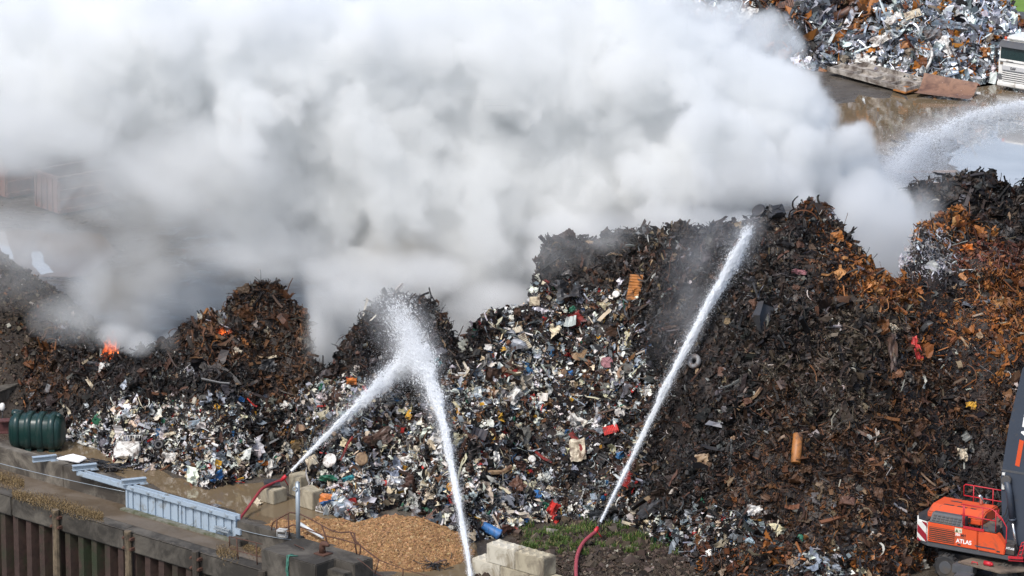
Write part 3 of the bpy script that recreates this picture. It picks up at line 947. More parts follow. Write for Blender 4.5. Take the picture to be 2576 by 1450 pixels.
def heap(name, hf, box, n, zones, default, sizes, mixk, material, seed, label=None, st=.3, tilt=.55, front=None, lo=.02, base=(.026, .02, .017), smin=.12, smax=1.0, bvar=(.6, 1.3)):
    rng = np.random.default_rng(seed)
    x0, x1, y0, y1 = box
    xs, ys, X, Y, Z = field(hf, x0, x1, y0, y1, st)
    V, Q = heap_mesh(X, Y, Z)
    gz = np.hypot(*np.gradient(Z, st))
    wgt = np.where((Z > lo), np.sqrt(1 + gz ** 2), 0)
    if front is not None: wgt = wgt * front(X, Y)
    p = (wgt / wgt.sum()).ravel()
    k = rng.choice(p.size, n, p=p)
    x, y = X.ravel()[k] + rng.uniform(-st, st, n) / 2, Y.ravel()[k] + rng.uniform(-st, st, n) / 2
    nr = normals(hf, x, y)
    s = np.clip(sizes[0] * np.exp(rng.normal(0, sizes[1], n)), smin, smax)
    z = hf(x, y)
    P = np.stack([x, y, z], 1) + nr * (rng.uniform(-.12, .32, n) * np.minimum(s, .8))[:, None]
    P[:, 2] = np.maximum(P[:, 2], .02 + .12 * s)
    zn = zone_of(P, rng, zones, default)
    kk = list(mixk)
    kd = rng.choice(kk, n, p=np.array([mixk[q] for q in kk]) / sum(mixk.values()))
    fine = np.isin(zn, ['ash', 'fin'])
    kd = np.where(fine & (rng.random(n) < .8), rng.choice(['strip', 'wire'], n), kd)
    dk = np.isin(zn, ['dark', 'brown', 'earth', 'half', 'orange', 'red']) & (rng.random(n) < .45) & np.isin(kd, ['sheet', 'crumple', 'chunk', 'ribbed'])
    kd = np.where(dk, rng.choice(['strip', 'curl', 'wire', 'bar'], n, p=[.38, .36, .14, .12]), kd)
    long_ = np.isin(kd, ['strip', 'bar', 'curl', 'wire'])
    s = np.where(rng.random(n) < .07, s * rng.uniform(1.6, 2.8, n), s)
    s = np.clip(np.where(kd == 'wire', s * 2.4, np.where(long_, s * 1.9, s)), smin, smax * 1.5)
    s = np.where(np.isin(zn, ['dark', 'brown', 'earth']), s * 1.08, s)
    cl = colours(zn, rng)
    # slumps and soot: coarse and fine patches alternate, some of them blackened
    if default not in ('chips', 'soilbits'):
        s = s * np.clip(1 + .5 * N2.fbm(x * .55 + 40, y * .35 - 7, 3), .55, 1.7)
        soot = np.clip((N1.fbm(x * .45 - 11, y * .3 + 23, 4) - .10) * 3, 0, 1) * (rng.random(n) < .75)
        soot = soot * np.where(np.isin(zn, ['white', 'silver', 'orange', 'ash', 'fin']), .4, .62)
        cl[:, :3] *= (1 - .68 * soot)[:, None]
        s = np.where(np.isin(kd, ['strip', 'bar', 'curl', 'wire']), s, np.minimum(s, .85 * smax))
    pale = (cl[:, :3].sum(1) > .9) & np.isin(zn, ['white', 'mix']) & ~np.isin(kd, ['wire', 'strip', 'bar', 'curl'])
    s = np.where(pale, s * 1.2, s)
    kd = np.where((s > .3) & np.isin(kd, ['sheet', 'chunk', 'crumple']) & (default not in ('chips', 'soilbits')), 'torn', kd)
    V2, Q2, C2 = scatter(P, nr, cl, s, (kd, rng.integers(0, 1000, n)), rng, tilt)
    C1 = np.tile(np.array([*base, 0], np.float32), (len(Q), 1)) * rng.uniform(*bvar, (len(Q), 1))
    C1[:, 3] = 0
    me = quads_mesh(name, np.concatenate([V, V2]), np.concatenate([Q, Q2 + len(V)]), material, np.concatenate([C1, C2]))
    return tag(link(name, me), label, kind='stuff')


MIXK = {'sheet': .19, 'crumple': .24, 'strip': .22, 'bar': .10, 'wire': .08, 'curl': .11, 'chunk': .03, 'ribbed': .03}


def front_main(X, Y):
    o = np.argsort(_C[:, 0])
    yc = np.interp(X, _C[o, 0], _C[o, 1])
    return np.where(Y < yc + 1.2, 1., .22)


heap('scrap_heap', h_main, (-27, 29, 172, 228), 210000, ZONES, 'mix', (.145, .62), MIXK, M['scrap'], 11, front=front_main, st=.28)
BZ = [(2500, 470, 200, 40, 'dark')]
heap('burnt_scrap_heap', h_back, (13, 32, 227, 247), 9000, BZ, 'dark', (.34, .5), MIXK, M['scrap'], 12)
FZ = [(2090, 60, 70, 50, 'fin'), (2050, 110, 30, 30, 'dark'), (2150, 40, 60, 40, 'brown'), (2330, 120, 90, 30, 'silver'), (2420, 140, 50, 30, 'fin'), (1950, 60, 60, 40, 'half'), (2150, 120, 90, 40, 'silver'), (2300, 60, 120, 60, 'silver'), (2200, 180, 120, 40, 'silver'), (2450, 50, 80, 60, 'silver'), (2450, 190, 80, 30, 'silver')]
heap('bright_metal_heap', h_far, (6, 42, 270, 312), 42000, FZ, 'silver', (.40, .6), {'sheet': .30, 'crumple': .10, 'strip': .26, 'bar': .14, 'wire': .05, 'curl': .10, 'ribbed': .05}, M['scrap_far'], 13, base=(.06, .055, .05), smax=1.5)
GZ = [(60, 750, 500, 500, 'earth')]
heap('dark_gravel_heap', h_gravel, (-36, -15, 205, 227), 42000, GZ, 'earth', (.085, .45), {'chunk': .6, 'sheet': .4}, M['chips'], 14, base=(.045, .036, .03), bvar=(.92, 1.08), smin=.04, smax=.4, tilt=1.)
PAL['chips'] = [(.50, (.34, .195, .09), 0), (.25, (.26, .14, .062), 0), (.15, (.42, .27, .14), 0), (.10, (.15, .085, .045), 0)]
PAL['soilbits'] = [(.5, (.05, .037, .028), 0), (.3, (.085, .062, .046), 0), (.12, (.14, .11, .085), 0), (.06, (.025, .02, .016), 0), (.015, (.4, .36, .3), 0)]
heap('tan_gravel_heap', h_chips, (-12, -0.5, 184, 203), 120000, [(1000, 1360, 400, 300, 'chips')], 'chips', (.032, .3), {'chunk': 1.}, M['chips'], 15, st=.15, base=(.26, .14, .06), bvar=(.92, 1.08), smin=.02, smax=.12, tilt=1.)
heap('soil_mound', h_soil, (-1.5, 11, 178, 202), 26000, [(1500, 1400, 600, 300, 'soilbits')], 'soilbits', (.07, .5), {'chunk': .7, 'sheet': .3}, M['chips'], 16, st=.2, base=(.045, .034, .026), bvar=(.92, 1.08), smin=.03, smax=.3, tilt=1.)
# grass tufts on the soil
rng = np.random.default_rng(21)
gp = []
for u, v, ru, rv, n in ((1440, 1335, 60, 14, 1400), (1400, 1370, 60, 18, 1200), (1500, 1350, 50, 20, 900), (1330, 1390, 25, 12, 500), (1560, 1360, 60, 14, 900), (1640, 1395, 50, 12, 900), (1395, 1390, 30, 14, 900), (1550, 1395, 40, 8, 300), (1480, 1395, 80, 12, 400), (1600, 1340, 30, 8, 200), (1690, 1400, 20, 8, 150)):
    for q in range(max(4, n // 70)):
        c = (rng.normal(u, ru), rng.normal(v, rv))
        for k in range(90): gp.append((*G(rng.normal(c[0], 7), rng.normal(c[1], 2.2))[:2], rng.uniform(.6, 1.3)))
gp = np.array(gp)
n = len(gp)
hgt = rng.uniform(.08, .30, n) * gp[:, 2]
az, ln_ = rng.uniform(0, 6.28, n), rng.uniform(.1, .7, n)
zb = h_soil(gp[:, 0], gp[:, 1])
zb = np.maximum(zb, 0)
B = np.stack([gp[:, 0], gp[:, 1], zb - .02], 1)
D = np.stack([np.cos(az), np.sin(az), 0 * az], 1)
SD = np.stack([-np.sin(az), np.cos(az), 0 * az], 1) * .014
mid = B + D * (ln_ * hgt * .35)[:, None] + np.array([0, 0, 1]) * (hgt * .65)[:, None]
tip = B + D * (ln_ * hgt)[:, None] + np.array([0, 0, 1]) * hgt[:, None]
V = np.stack([B - SD, B + SD, mid + SD * .8, mid - SD * .8, tip + SD * .2, tip - SD * .2], 1).reshape(-1, 3)
i = np.arange(n) * 6
Q = np.concatenate([np.stack([i, i + 1, i + 2, i + 3], 1), np.stack([i + 3, i + 2, i + 4, i + 5], 1)])
c = np.array([(.055, .10, .022), (.085, .13, .03), (.20, .18, .07), (.04, .075, .02)])[rng.choice(4, n, p=[.4, .25, .15, .2])] * rng.uniform(.7, 1.3, (n, 1))
c = np.concatenate([c, np.zeros((n, 1))], 1)
tag(link('grass', quads_mesh('grass', V, Q, M['chips'], np.concatenate([c, c]))), kind='stuff')
# dry grass on the quay apron
gp = []
for a, b, n in (((30, 1243), (260, 1303), 6500), ((-20, 1200), (60, 1218), 2600), ((545, 1390), (600, 1394), 900), ((610, 1372), (655, 1388), 1000)):
    t = rng.uniform(0, 1, n)
    q = rng.normal(0, 8.5, n) * (1.2 - np.abs(t - .5))
    for k in range(n):
        gp.append((*G(a[0] + (b[0] - a[0]) * t[k], a[1] + (b[1] - a[1]) * t[k] + q[k])[:2], 1))
gp = np.array(gp)
n = len(gp)
hgt = rng.uniform(.025, .085, n)
az, ln_ = rng.uniform(0, 6.28, n), rng.uniform(.4, 1.6, n)
B = np.stack([gp[:, 0], gp[:, 1], np.full(n, .01)], 1)
D = np.stack([np.cos(az), np.sin(az), 0 * az], 1)
SD = np.stack([-np.sin(az), np.cos(az), 0 * az], 1) * .013
tip = B + D * (ln_ * hgt)[:, None] + np.array([0, 0, 1]) * hgt[:, None]
V = np.stack([B - SD, B + SD, tip + SD * .3, tip - SD * .3], 1).reshape(-1, 3)
i = np.arange(n) * 4
c = np.array([(.19, .13, .06), (.14, .095, .045), (.25, .18, .09), (.09, .06, .03)])[rng.choice(4, n)] * rng.uniform(.7, 1.25, (n, 1))
tag(link('dry_grass', quads_mesh('dry_grass', V, np.stack([i, i + 1, i + 2, i + 3], 1), M['chips'], np.concatenate([c, np.zeros((n, 1))], 1))), kind='stuff')

# ================================================================== MACHINES
M['orange_paint'] = mat('orange_paint', (.66, .088, .024), .45, var=.12, scale=2, dirt=(.22, .08, .045), dirt_amt=.18, dirt_scale=1.5)
M['red_paint'] = mat('red_paint', (.48, .02, .03), .45, var=.12, scale=4)
M['boom'] = mat('slate_paint', (.042, .053, .074), .5, var=.12, scale=1.5, dirt=(.08, .07, .06), dirt_amt=.12, dirt_scale=1.3)
M['black_steel'] = mat('black_steel', (.03, .031, .034), .55, var=.3, dirt=(.08, .06, .045), dirt_amt=.3)
M['dusty_steel'] = mat('dusty_steel', (.075, .078, .085), .6, var=.25, dirt=(.10, .08, .06), dirt_amt=.25)
M['white_paint'] = mat('white_paint', (.74, .73, .69), .45, var=.07, scale=2, dirt=(.3, .26, .2), dirt_amt=.18, dirt_scale=1.2)
M['stripe_red'] = mat('stripe_red', (.30, .02, .035), .5, var=.15)
M['chrome'] = mat('bright_steel', (.6, .6, .6), .25, .9, var=.1)
M['tyre'] = mat('tyre_rubber', (.022, .022, .023), .8, var=.3, dirt=(.09, .075, .06), dirt_amt=.3)
M['deck'] = mat('muddy_deck', (.17, .13, .095), .85, var=.35, scale=3, dirt=(.06, .045, .035), dirt_amt=.4)
M['lettering'] = mat('white_lettering', (.85, .85, .83), .5, var=.03)
M['lettering_grey'] = mat('grey_lettering', (.03, .03, .035), .5, var=.03)
M['glass'] = mat('dark_glass', (.012, .03, .03), .06, var=.3, spec=.8)

X0 = G(2331, 1363, 1.5)
ex = empty('excavator', (X0[0], X0[1], 0), math.atan2(-1.86, 3.04), 'orange wheeled material handler with slate boom and red railings', 'excavator')


def face(mb, poly, y, t=.02):
    return mb.prism(poly, 1, y - t, y)


mb = MB()
mb.prism([(-.0, .03), (3.9, .03), (4.25, .5), (4.25, 2.5), (-.3, 2.5), (-.5, .3)], 2, 1.3, 1.5)
mb.build('turntable_frame', M['dusty_steel'], ex, bevel=.03)
mb = MB()
mb.prism([(.02, 1.52), (2.32, 1.52), (2.32, 2.36), (.02, 2.36)], 1, 0, .35)
mb.build('side_panel', M['orange_paint'], ex, bevel=.03)
mb = MB()
mb.prism([(2.35, 1.52), (3.56, 1.50), (3.6, 1.88), (3.22, 2.34), (2.35, 2.36)], 1, 0, .35)
mb.build('side_panel', M['orange_paint'], ex, bevel=.03)
mb = MB()
mb.span((.1, -.008, 1.60), (1.28, .01, 2.2))
mb.build('grille', M['rust'], ex)
mb = MB()
for k in range(7): mb.box((.69, -.018, 1.65 + k * .085), (1.2, .02, .009), Matrix.Rotation(.5, 3, 'X'))
mb.build('louvres', M['orange_paint'], ex)
mb = MB().prism([(0, .02), (-.55, .2), (-.85, .8), (-.85, 1.9), (-.55, 2.45), (0, 2.5)], 2, 1.42, 2.34)
cw = mb.build('counterweight', M['white_paint'], ex, bevel=.06)
d = Vector((-.55, .18, 0)).normalized()
nrm = Vector((-.18, -.55, 0)).normalized()
for P in ([(.56, 2.14), (.56, 1.80), (.02, 1.47), (.02, 1.80)], [(.34, 2.32), (.02, 2.12), (.02, 2.32)], [(.56, 1.60), (.56, 1.44), (.30, 1.44)]):
    vs = [Vector((0, .02, 0)) + d * p + Vector((0, 0, q)) + nrm * .008 for p, q in P]
    MB().add(vs, [tuple(range(len(vs)))]).build('warning_stripe', M['stripe_red'], cw)
MB().prism([(-.5, .25), (-.05, .1), (-.05, 2.3), (-.75, 1.9), (-.8, .8)], 2, 2.345, 2.40).build('rear_deck', M['black_steel'], ex)
mb = MB().prism([(.02, 2.36), (.02, 2.42), (.30, 2.74), (.56, 2.74), (.56, 2.36)], 0, .1, 1.62)
mb.build('air_box', M['dusty_steel'], ex, bevel=.02)
mb = MB()
sl = Vector((0, .28, .32)).normalized()
for r_ in range(3):
    for k in range(7):
        c = Vector((.28 + k * .19, .035, 2.46)) + sl * (.02 + r_ * .11) + Vector((0, -.012, .01))
        mb.box(c, (.14, .012, .06), Matrix.Rotation(-math.atan2(.28, .32), 3, 'X'))
mb.build('air_slots', M['black_steel'], ex)
mb = MB().prism([(.6, 2.365), (.6, 2.62), (1.1, 2.86), (2.15, 2.86), (2.4, 2.62), (2.4, 2.365)], 0, -.3, 2.2)
hd = mb.build('engine_hood', M['orange_paint'], ex, bevel=.05)
for x0, x1, y in ((.2, .66, 1.17), (.82, 1.27, 1.17), (1.42, 1.68, 1.2), (.25, .75, 1.72)):
    MB().span((x0, y - .06, 2.855), (x1, y + .06, 2.866)).build('vent', M['black_steel'], hd)
MB().span((2.2, .95, 2.5), (2.225, 1.05, 2.72)).build('hood_latch', M['black_steel'], hd)
MB().span((1.62, .575, 2.45), (1.72, .6, 2.65)).build('hood_latch', M['black_steel'], hd)
MB().tube([(1.56, 1.9, 2.84), (1.56, 1.9, 3.1), (1.53, 1.88, 3.2), (1.46, 1.84, 3.27)], .075, 10).build('exhaust_pipe', M['chrome'], ex)
MB().span((1.66, -.01, 2.365), (2.62, .05, 2.46)).build('kick_plate', M['red_paint'], ex)
MB().span((2.21, .55, 2.30), (3.05, 2.3, 2.40)).build('service_deck', M['deck'], ex)
MB().span((2.3, .04, 2.365), (3.15, .52, 2.40)).span((2.75, .1, 2.405), (3.12, .5, 2.62)).span((3.25, .2, 1.52), (3.8, 1.9, 1.95)).build('front_deck', M['dusty_steel'], ex, bevel=.02)
MB().prism([(3.62, 1.52), (4.35, 1.52), (3.62, 2.3)], 1, .85, .9).build('boom_bracket', M['boom'], ex)
mb = MB()
pr_ = .026


def rail(P, name='railing', r=pr_):
    MB().tube(P, r, 6).build(name, M['red_paint'], ex)


rail([(1.5, .1, 3.36), (2.95, .1, 3.36), (3.35, .12, 3.05), (3.6, .1, 2.7), (3.6, .1, 2.2), (3.58, .05, 1.6)], 'handrail')
rail([(1.5, .1, 2.9), (3.1, .1, 2.88)], 'handrail')
for x in (1.6, 1.66, 2.5, 3.1): rail([(x, .1, 2.4), (x, .1, 3.36)], 'rail_post')
rail([(3.1, .4, 3.3), (3.12, .12, 3.15), (3.4, .1, 2.95)], 'handrail')
rail([(.55, 2.3, 3.0), (.55, 2.3, 3.42), (.62, 2.3, 3.49), (2.6, 2.3, 3.49)], 'handrail')
rail([(.55, 2.3, 3.0), (2.6, 2.3, 3.0)], 'handrail')
for x in (1.0, 1.9, 2.5): rail([(x, 2.3, 2.4), (x, 2.3, 3.49)], 'rail_post')
rail([(3.05, 2.1, 2.4), (3.05, 2.1, 3.3), (3.1, 1.6, 3.4), (3.1, 1.0, 3.3)], 'handrail')
MB().box((4.1, -.02, 1.5), (.62, .14, .07), Matrix.Rotation(R(20), 3, 'Z')).box((4.1, .02, 1.36), (.62, .05, .05), Matrix.Rotation(R(20), 3, 'Z')).build('step', M['red_paint'], ex)
rail([(4.3, .1, 1.5), (4.38, .25, 2.15), (4.42, .5, 2.25), (4.48, .5, 1.6)], 'ladder_rail')
rail([(4.15, .05, 1.5), (4.25, .25, 2.1), (4.38, .25, 2.15)], 'ladder_rail')
for k in range(3): rail([(4.2, .1, 1.6 + .17 * k), (4.42, .4, 1.68 + .17 * k)], 'ladder_rung', .018)
# boom: a tall plate box leaning forward
mb = MB()
mb.prism([(3.12, 1.75), (3.08, 2.4), (2.95, 4.55), (3.27, 7.0), (3.8, 9.4), (4.7, 10.2), (5.2, 9.6), (4.85, 7.6), (4.55, 5.6), (4.5, 4.4), (4.45, 1.75)], 1, .75, 1.5)
bo = mb.build('boom', M['boom'], ex, bevel=.03)
MB().prism([(2.985, 4.86), (3.0, 4.95), (4.52, 4.95), (4.52, 4.86)], 1, .735, .752).build('weld_seam', M['dusty_steel'], bo)
mo = MB()
c0, dirv = Vector((3.60, .738, 5.2)), Vector((.15, 0, 1)).normalized()
wv = Vector((1, 0, -.15)).normalized()
MB().add([c0, c0 + wv * .2, c0 + wv * .2 + dirv * 1.15, c0 + dirv * 1.15], [(0, 1, 2, 3)]).build('orange_stripe', M['orange_paint'], bo)
mt = Matrix.Identity(4)
for i, ax in enumerate((dirv, -wv, Vector((0, -1, 0)))):
    for k in range(3): mt[k][i] = ax[k]
mt.translation = c0 + wv * .52 + dirv * 1.25 + Vector((0, -.004, 0))
text_mesh('lettering', 'ATLAS', .72, M['lettering'], bo, mt, .012)
cy = MB().tube([(3.32, .6, 4.5), (3.45, .6, 4.0), (3.62, .6, 2.9)], .14, 12).tube([(3.615, .6, 2.95), (3.625, .6, 2.85)], .165, 12).build('lift_cylinder', M['boom'], ex)
MB().tube([(3.62, .6, 2.86), (3.85, .6, 1.6)], .06, 10).build('piston_rod', M['chrome'], cy)
cy = MB().tube([(4.3, .6, 4.3), (4.42, .6, 3.0)], .13, 12).build('lift_cylinder', M['boom'], ex)
MB().tube([(4.42, .6, 3.0), (4.6, .6, 1.6)], .055, 10).build('piston_rod', M['chrome'], cy)
MB().tube([(3.28, .55, 4.52), (3.28, .78, 4.52)], .21, 14).build('pivot', M['dusty_steel'], ex)
MB().span((3.05, .68, 4.1), (3.17, .74, 4.45)).build('valve_block', M['white_paint'], ex)
MB().span((3.06, .66, 4.72), (3.18, .74, 4.82)).build('work_light', M['white_paint'], ex)
MB().tube([(3.3, .68, 4.2), (3.45, .55, 3.7), (3.3, .6, 3.1), (3.0, .6, 2.7)], .022, 5).tube([(3.4, .66, 4.2), (3.6, .5, 3.6), (3.55, .5, 3.0), (3.3, .5, 2.6)], .022, 5).build('hydraulic_hose', M['black_steel'], ex)
fr = Matrix(((1, 0, 0, 0), (0, 0, -1, 0), (0, 1, 0, 0), (0, 0, 0, 1)))


def side_text(body, size, x, z, m, name='lettering', y=-.004, bold=.0):
    mt = Matrix.Translation((x, y, z)) @ fr
    text_mesh(name, body, size, m, ex, mt, bold)


side_text('ATLAS', .245, 1.36, 1.70, M['lettering'], bold=.006)
side_text('350', .15, 1.31, 2.0, M['lettering'], bold=.004)
side_text('MH', .15, 1.57, 2.0, M['lettering_grey'], bold=.004)
mt = Matrix.Translation((3.62, .05, 1.78)) @ fr
text_mesh('lettering', 'ATLAS', .13, M['lettering'], ex, mt, .003)
MB().span((3.58, .06, 1.55), (3.98, .3, 2.0)).build('front_plate', M['black_steel'], ex)
MB().add([(2.2, -.006, 1.72), (3.1, -.006, 1.72), (3.2, -.006, 1.66), (2.3, -.006, 1.66)], [(0, 1, 2, 3)]).build('dark_band', M['boom'], ex)
sg = MB().span((1.29, -.008, 2.13), (1.62, .0, 2.33)).build('warning_plate', mat('cream_plate', (.62, .6, .45), .5, var=.05), ex)
MB().add([(1.31, -.012, 2.15), (1.46, -.012, 2.15), (1.385, -.012, 2.3)], [(0, 1, 2)]).build('warning_triangle', mat('sign_green', (.12, .2, .07), .5), sg)
MB().add([(1.345, -.016, 2.17), (1.425, -.016, 2.17), (1.385, -.016, 2.25)], [(0, 1, 2)]).build('sign_mark', M['lettering_grey'], sg)
MB().span((1.5, -.014, 2.21), (1.58, -.011, 2.24)).build('sign_bar', M['lettering_grey'], sg)
for x in (1.42, 3.22): MB().span((x, -.01, 1.585), (x + .15, .0, 1.655)).build('handle_recess', M['black_steel'], ex)
# undercarriage
mb = MB().span((.3, .5, .55), (4.3, 2.1, 1.0)).tube([(2.0, 1.3, .95), (2.0, 1.3, 1.3)], .6, 20)
mb.build('chassis', M['black_steel'], ex, bevel=.03)
mb = MB().prism([(1.7, -.5), (3.9, -.9), (4.6, -.1), (3.9, .9), (2.2, .9)], 2, 1.0, 1.06)
mb.build('walkway', M['deck'], ex)
MB().span((1.55, -.75, .62), (2.5, -.3, .99)).span((1.9, -1.3, .4), (2.6, -.7, .75)).build('outrigger', M['dusty_steel'], ex, bevel=.03)
MB().tube([(2.85, -.35, 1.16), (3.2, -.4, 1.16)], .1, 10).tube([(3.2, -.4, 1.16), (3.27, -.41, 1.16)], [.08, .04], 8).build('extinguisher', M['red_paint'], ex)
MB().tube([(2.35, -.5, 1.06), (2.35, -.5, 1.16), (2.6, -.5, 1.16), (2.6, -.5, 1.06)], .025, 6).build('grab_handle', M['red_paint'], ex)
for x in (.95, 3.6):
    for y in (.05, 2.25):
        wh = MB().tube([(x, y - .17, .56), (x, y - .12, .56), (x, y + .12, .56), (x, y + .17, .56)], [.46, .53, .53, .46], 28)
        for k in range(22):
            a = k * math.pi * 2 / 22
            wh.box((x + math.cos(a) * .54, y + .07 * (-1) ** k, .56 + math.sin(a) * .54), (.06, .2, .09), Matrix.Rotation(-a, 3, 'Y'))
        w_ = wh.build('wheel', M['tyre'], ex)
        MB().tube([(x, y - .19, .56), (x, y + .19, .56)], .28, 16).build('rim', M['dusty_steel'], w_)

# the lorry beside the far heap
TX = G(2509, 226)
lr = empty('lorry', tuple(TX), R(-40), 'white lorry with dark windscreen parked beside the far bright heap', 'lorry')
# local: x across the front (towards the driver's far side), y back along the vehicle
mb = MB()
mb.prism([(0.02, .5), (.02, 1.95), (.10, 1.95), (.18, 2.78), (.3, 3.05), (2.2, 3.12), (2.2, .5)], 0, .0, 2.5)
cb = mb.build('cab', M['white_paint'], lr, bevel=.07)
MB().prism([(.045, 1.97), (.135, 1.97), (.205, 2.74), (.11, 2.74)], 0, .12, 2.38).build('windscreen', M['glass'], lr, bevel=.01)
MB().prism([(-.1, 2.72), (.14, 2.78), (.26, 3.1), (.05, 3.0)], 0, .06, 2.44).build('sun_visor', M['dusty_steel'], lr, bevel=.02)
MB().span((.3, .35, 3.1), (2.2, 2.1, 3.35)).build('roof_deflector', M['white_paint'], lr, bevel=.1)
gr = MB().span((.35, -.02, .62), (2.15, .025, 1.28)).build('grille', M['dusty_steel'], lr)
mb = MB()
for k in range(5): mb.span((.34, -.05, .64 + k * .13), (2.16, -.018, .70 + k * .13))
mb.build('grille_bars', M['white_paint'], gr)
MB().span((.3, -.025, 1.33), (2.2, .022, 1.58)).build('badge_panel', mat('pale_grey_paint', (.5, .5, .5), .4), lr)
text_mesh('lettering', 'DAF', .2, M['lettering_grey'], lr, Matrix.Translation((.93, -.028, 1.38)) @ fr, .01)
MB().span((.16, -.012, 1.62), (.36, .0, 1.78)).build('badge', M['deck'], lr)
MB().span((.1, -.004, 1.80), (2.4, .024, 1.83)).span((.6, -.01, 1.84), (1.1, .022, 1.87)).build('panel_gap', M['dusty_steel'], lr)
mb = MB().prism([(-.1, .28), (-.1, .55), (0.05, .6), (.9, .6), (.9, .28)], 0, -.02, 2.52)
mb.build('bumper', M['white_paint'], lr, bevel=.06)
for x in (.04, 2.12):
    h_ = MB().span((x, -.04, .68), (x + .3, .03, 1.05)).build('headlight', M['chrome'], lr, bevel=.03)
for x in (-.28, 2.6):
    m_ = MB().span((x, -.05, 2.05), (x + .2, .12, 2.6)).span((x + .02, -.02, 1.75), (x + .18, .1, 2.0)).build('mirror', M['black_steel'], lr, bevel=.05)
MB().tube([(-.18, .05, 2.55), (.05, .2, 2.5)], .02, 6).tube([(2.68, .05, 2.55), (2.45, .2, 2.5)], .02, 6).build('mirror_arm', M['black_steel'], lr)
MB().tube([(.2, .5, 3.1), (.2, .5, 3.25)], .09, 10).build('beacon', M['orange_paint'], lr)
MB().span((.5, 2.2, .55), (2.0, 8.5, .85)).build('chassis', M['black_steel'], lr)
MB().span((.0, 2.7, .95), (2.5, 8.6, 2.9)).build('tipper_body', M['dusty_steel'], lr, bevel=.04)
for y in (.95, 5.9, 7.3):
    for x in (.18, 2.32):
        w_ = MB().tube([(x - .16, y, .5), (x - .1, y, .5), (x + .1, y, .5), (x + .16, y, .5)], [.44, .5, .5, .44], 22).build('wheel', M['tyre'], lr)
        MB().tube([(x - .17, y, .5), (x + .17, y, .5)], .27, 14).build('rim', M['chrome'], w_)

# skips in the smoke
M['skip'] = mat('rusty_skip', (.17, .075, .05), .75, var=.3, scale=1.2, dirt=(.07, .035, .025), dirt_amt=.4, dirt_scale=.9)


def skip(P, ang, L, Wd, Hh, label, nr):
    t = empty('scrap_skip', tuple(P), ang, label, 'skip', 'open skips behind the smoke')
    mb = MB()
    w = .06
    mb.span((0, 0, .15), (L, Wd, .22)).span((0, 0, .22), (L, w, Hh)).span((0, Wd - w, .22), (L, Wd, Hh)).span((L - w, w + .002, .22), (L, Wd - w - .002, Hh)).span((0, w + .002, .22), (w, Wd - w - .002, Hh))
    mb.build('body', M['skip'], t)
    mb = MB()
    for k in range(nr):
        mb.span((-.08, .05 + (Wd - .2) * k / (nr - 1), .2), (-.002, .17 + (Wd - .2) * k / (nr - 1), Hh - .1))
    mb.build('end_ribs', M['skip'], t)
    mb = MB()
    for k in range(4):
        mb.span((.02, -.07, .3 + (Hh - .5) * k / 3), (L - .02, -.002, .42 + (Hh - .5) * k / 3))
    mb.build('side_ribs', M['skip'], t)
    mb = MB().span((-.1, -.1, Hh), (L + .1, .12, Hh + .12)).span((-.1, Wd - .12, Hh), (L + .1, Wd + .1, Hh + .12)).span((-.1, .122, Hh), (.12, Wd - .122, Hh + .12))
    mb.build('top_rim', M['skip'], t)
    for x in (.4, L - .6): MB().span((x, .2, 0), (x + .2, Wd - .2, .15)).build('skid', M['black_steel'], t)


skip(G(150, 546), R(38), 6.5, 2.4, 2.1, 'rust brown ribbed skip with its corner towards the muddy puddle', 5)
skip(G(18, 505), R(38), 6.5, 2.6, 2.5, 'tall rust brown skip with dark open end half lost in smoke', 4)

# ================================================================== THINGS BY THE WALL
M['tank'] = mat('green_plastic', (.008, .03, .026), .35, var=.2, dirt=(.05, .055, .05), dirt_amt=.15)
tk = empty('oil_tank', tuple(G(95, 1128)), R(-9), 'dark green ribbed plastic oil tank beside the flood wall', 'tank')


def hull(mb, xs, sc, n=28, ry=.62, rz=.66, zc=.68):
    vs = []
    for x, s in zip(xs, sc):
        for k in range(n):
            a = 2 * math.pi * k / n
            c, q = math.cos(a), math.sin(a)
            vs.append((x, ry * s * math.copysign(abs(c) ** .7, c), zc + rz * s * math.copysign(abs(q) ** .7, q)))
    fs = [(i * n + k, i * n + (k + 1) % n, (i + 1) * n + (k + 1) % n, (i + 1) * n + k) for i in range(len(xs) - 1) for k in range(n)]
    return mb.add(vs, fs + [tuple(range(n))[::-1], tuple((len(xs) - 1) * n + k for k in range(n))], True)


hull(MB(), [-1.12, -1.1, -1.02, -.9, .9, 1.02, 1.1, 1.12], [.55, .75, .92, 1, 1, .92, .75, .55]).build('shell', M['tank'], tk)
for x in (-.78, -.28, .22, .72):
    hull(MB(), [x - .15, x - .12, x + .12, x + .15], [.98, 1.1, 1.1, .98], zc=.70).build('band', M['tank'], tk)
tk.scale = (1.1, 1.1, 1.2)
MB().tube([(-.9, 0, 1.3), (-.9, 0, 1.46)], [.2, .16], 12).tube([(.95, -.1, 1.28), (.95, -.1, 1.42)], [.12, .1], 12).build('filler_cap', M['tank'], tk)
for x in (-.78, -.28, .22, .72): MB().span((x - .12, -.5, .0), (x + .12, .5, .12)).build('foot', M['tank'], tk)
bm_ = empty('steel_beam', tuple(G(70, 1085)), R(10), 'rusty maroon steel beam lying behind the green oil tank', 'beam')
M['maroon'] = mat('maroon_steel', (.10, .038, .036), .6, var=.25, dirt=(.05, .03, .025), dirt_amt=.3)
MB().span((-1.3, -.25, .55), (1.3, .25, .6)).build('flange', M['maroon'], bm_)
MB().span((-1.3, -.03, .05), (1.3, .03, .55)).build('web', M['maroon'], bm_)
MB().span((-1.3, -.25, .0), (1.3, .25, .05)).build('flange', M['maroon'], bm_)
sw = empty('side_wall', tuple(G(-10, 1052)), R(62), 'concrete side wall with grey coping at the left end of the heap', 'wall')
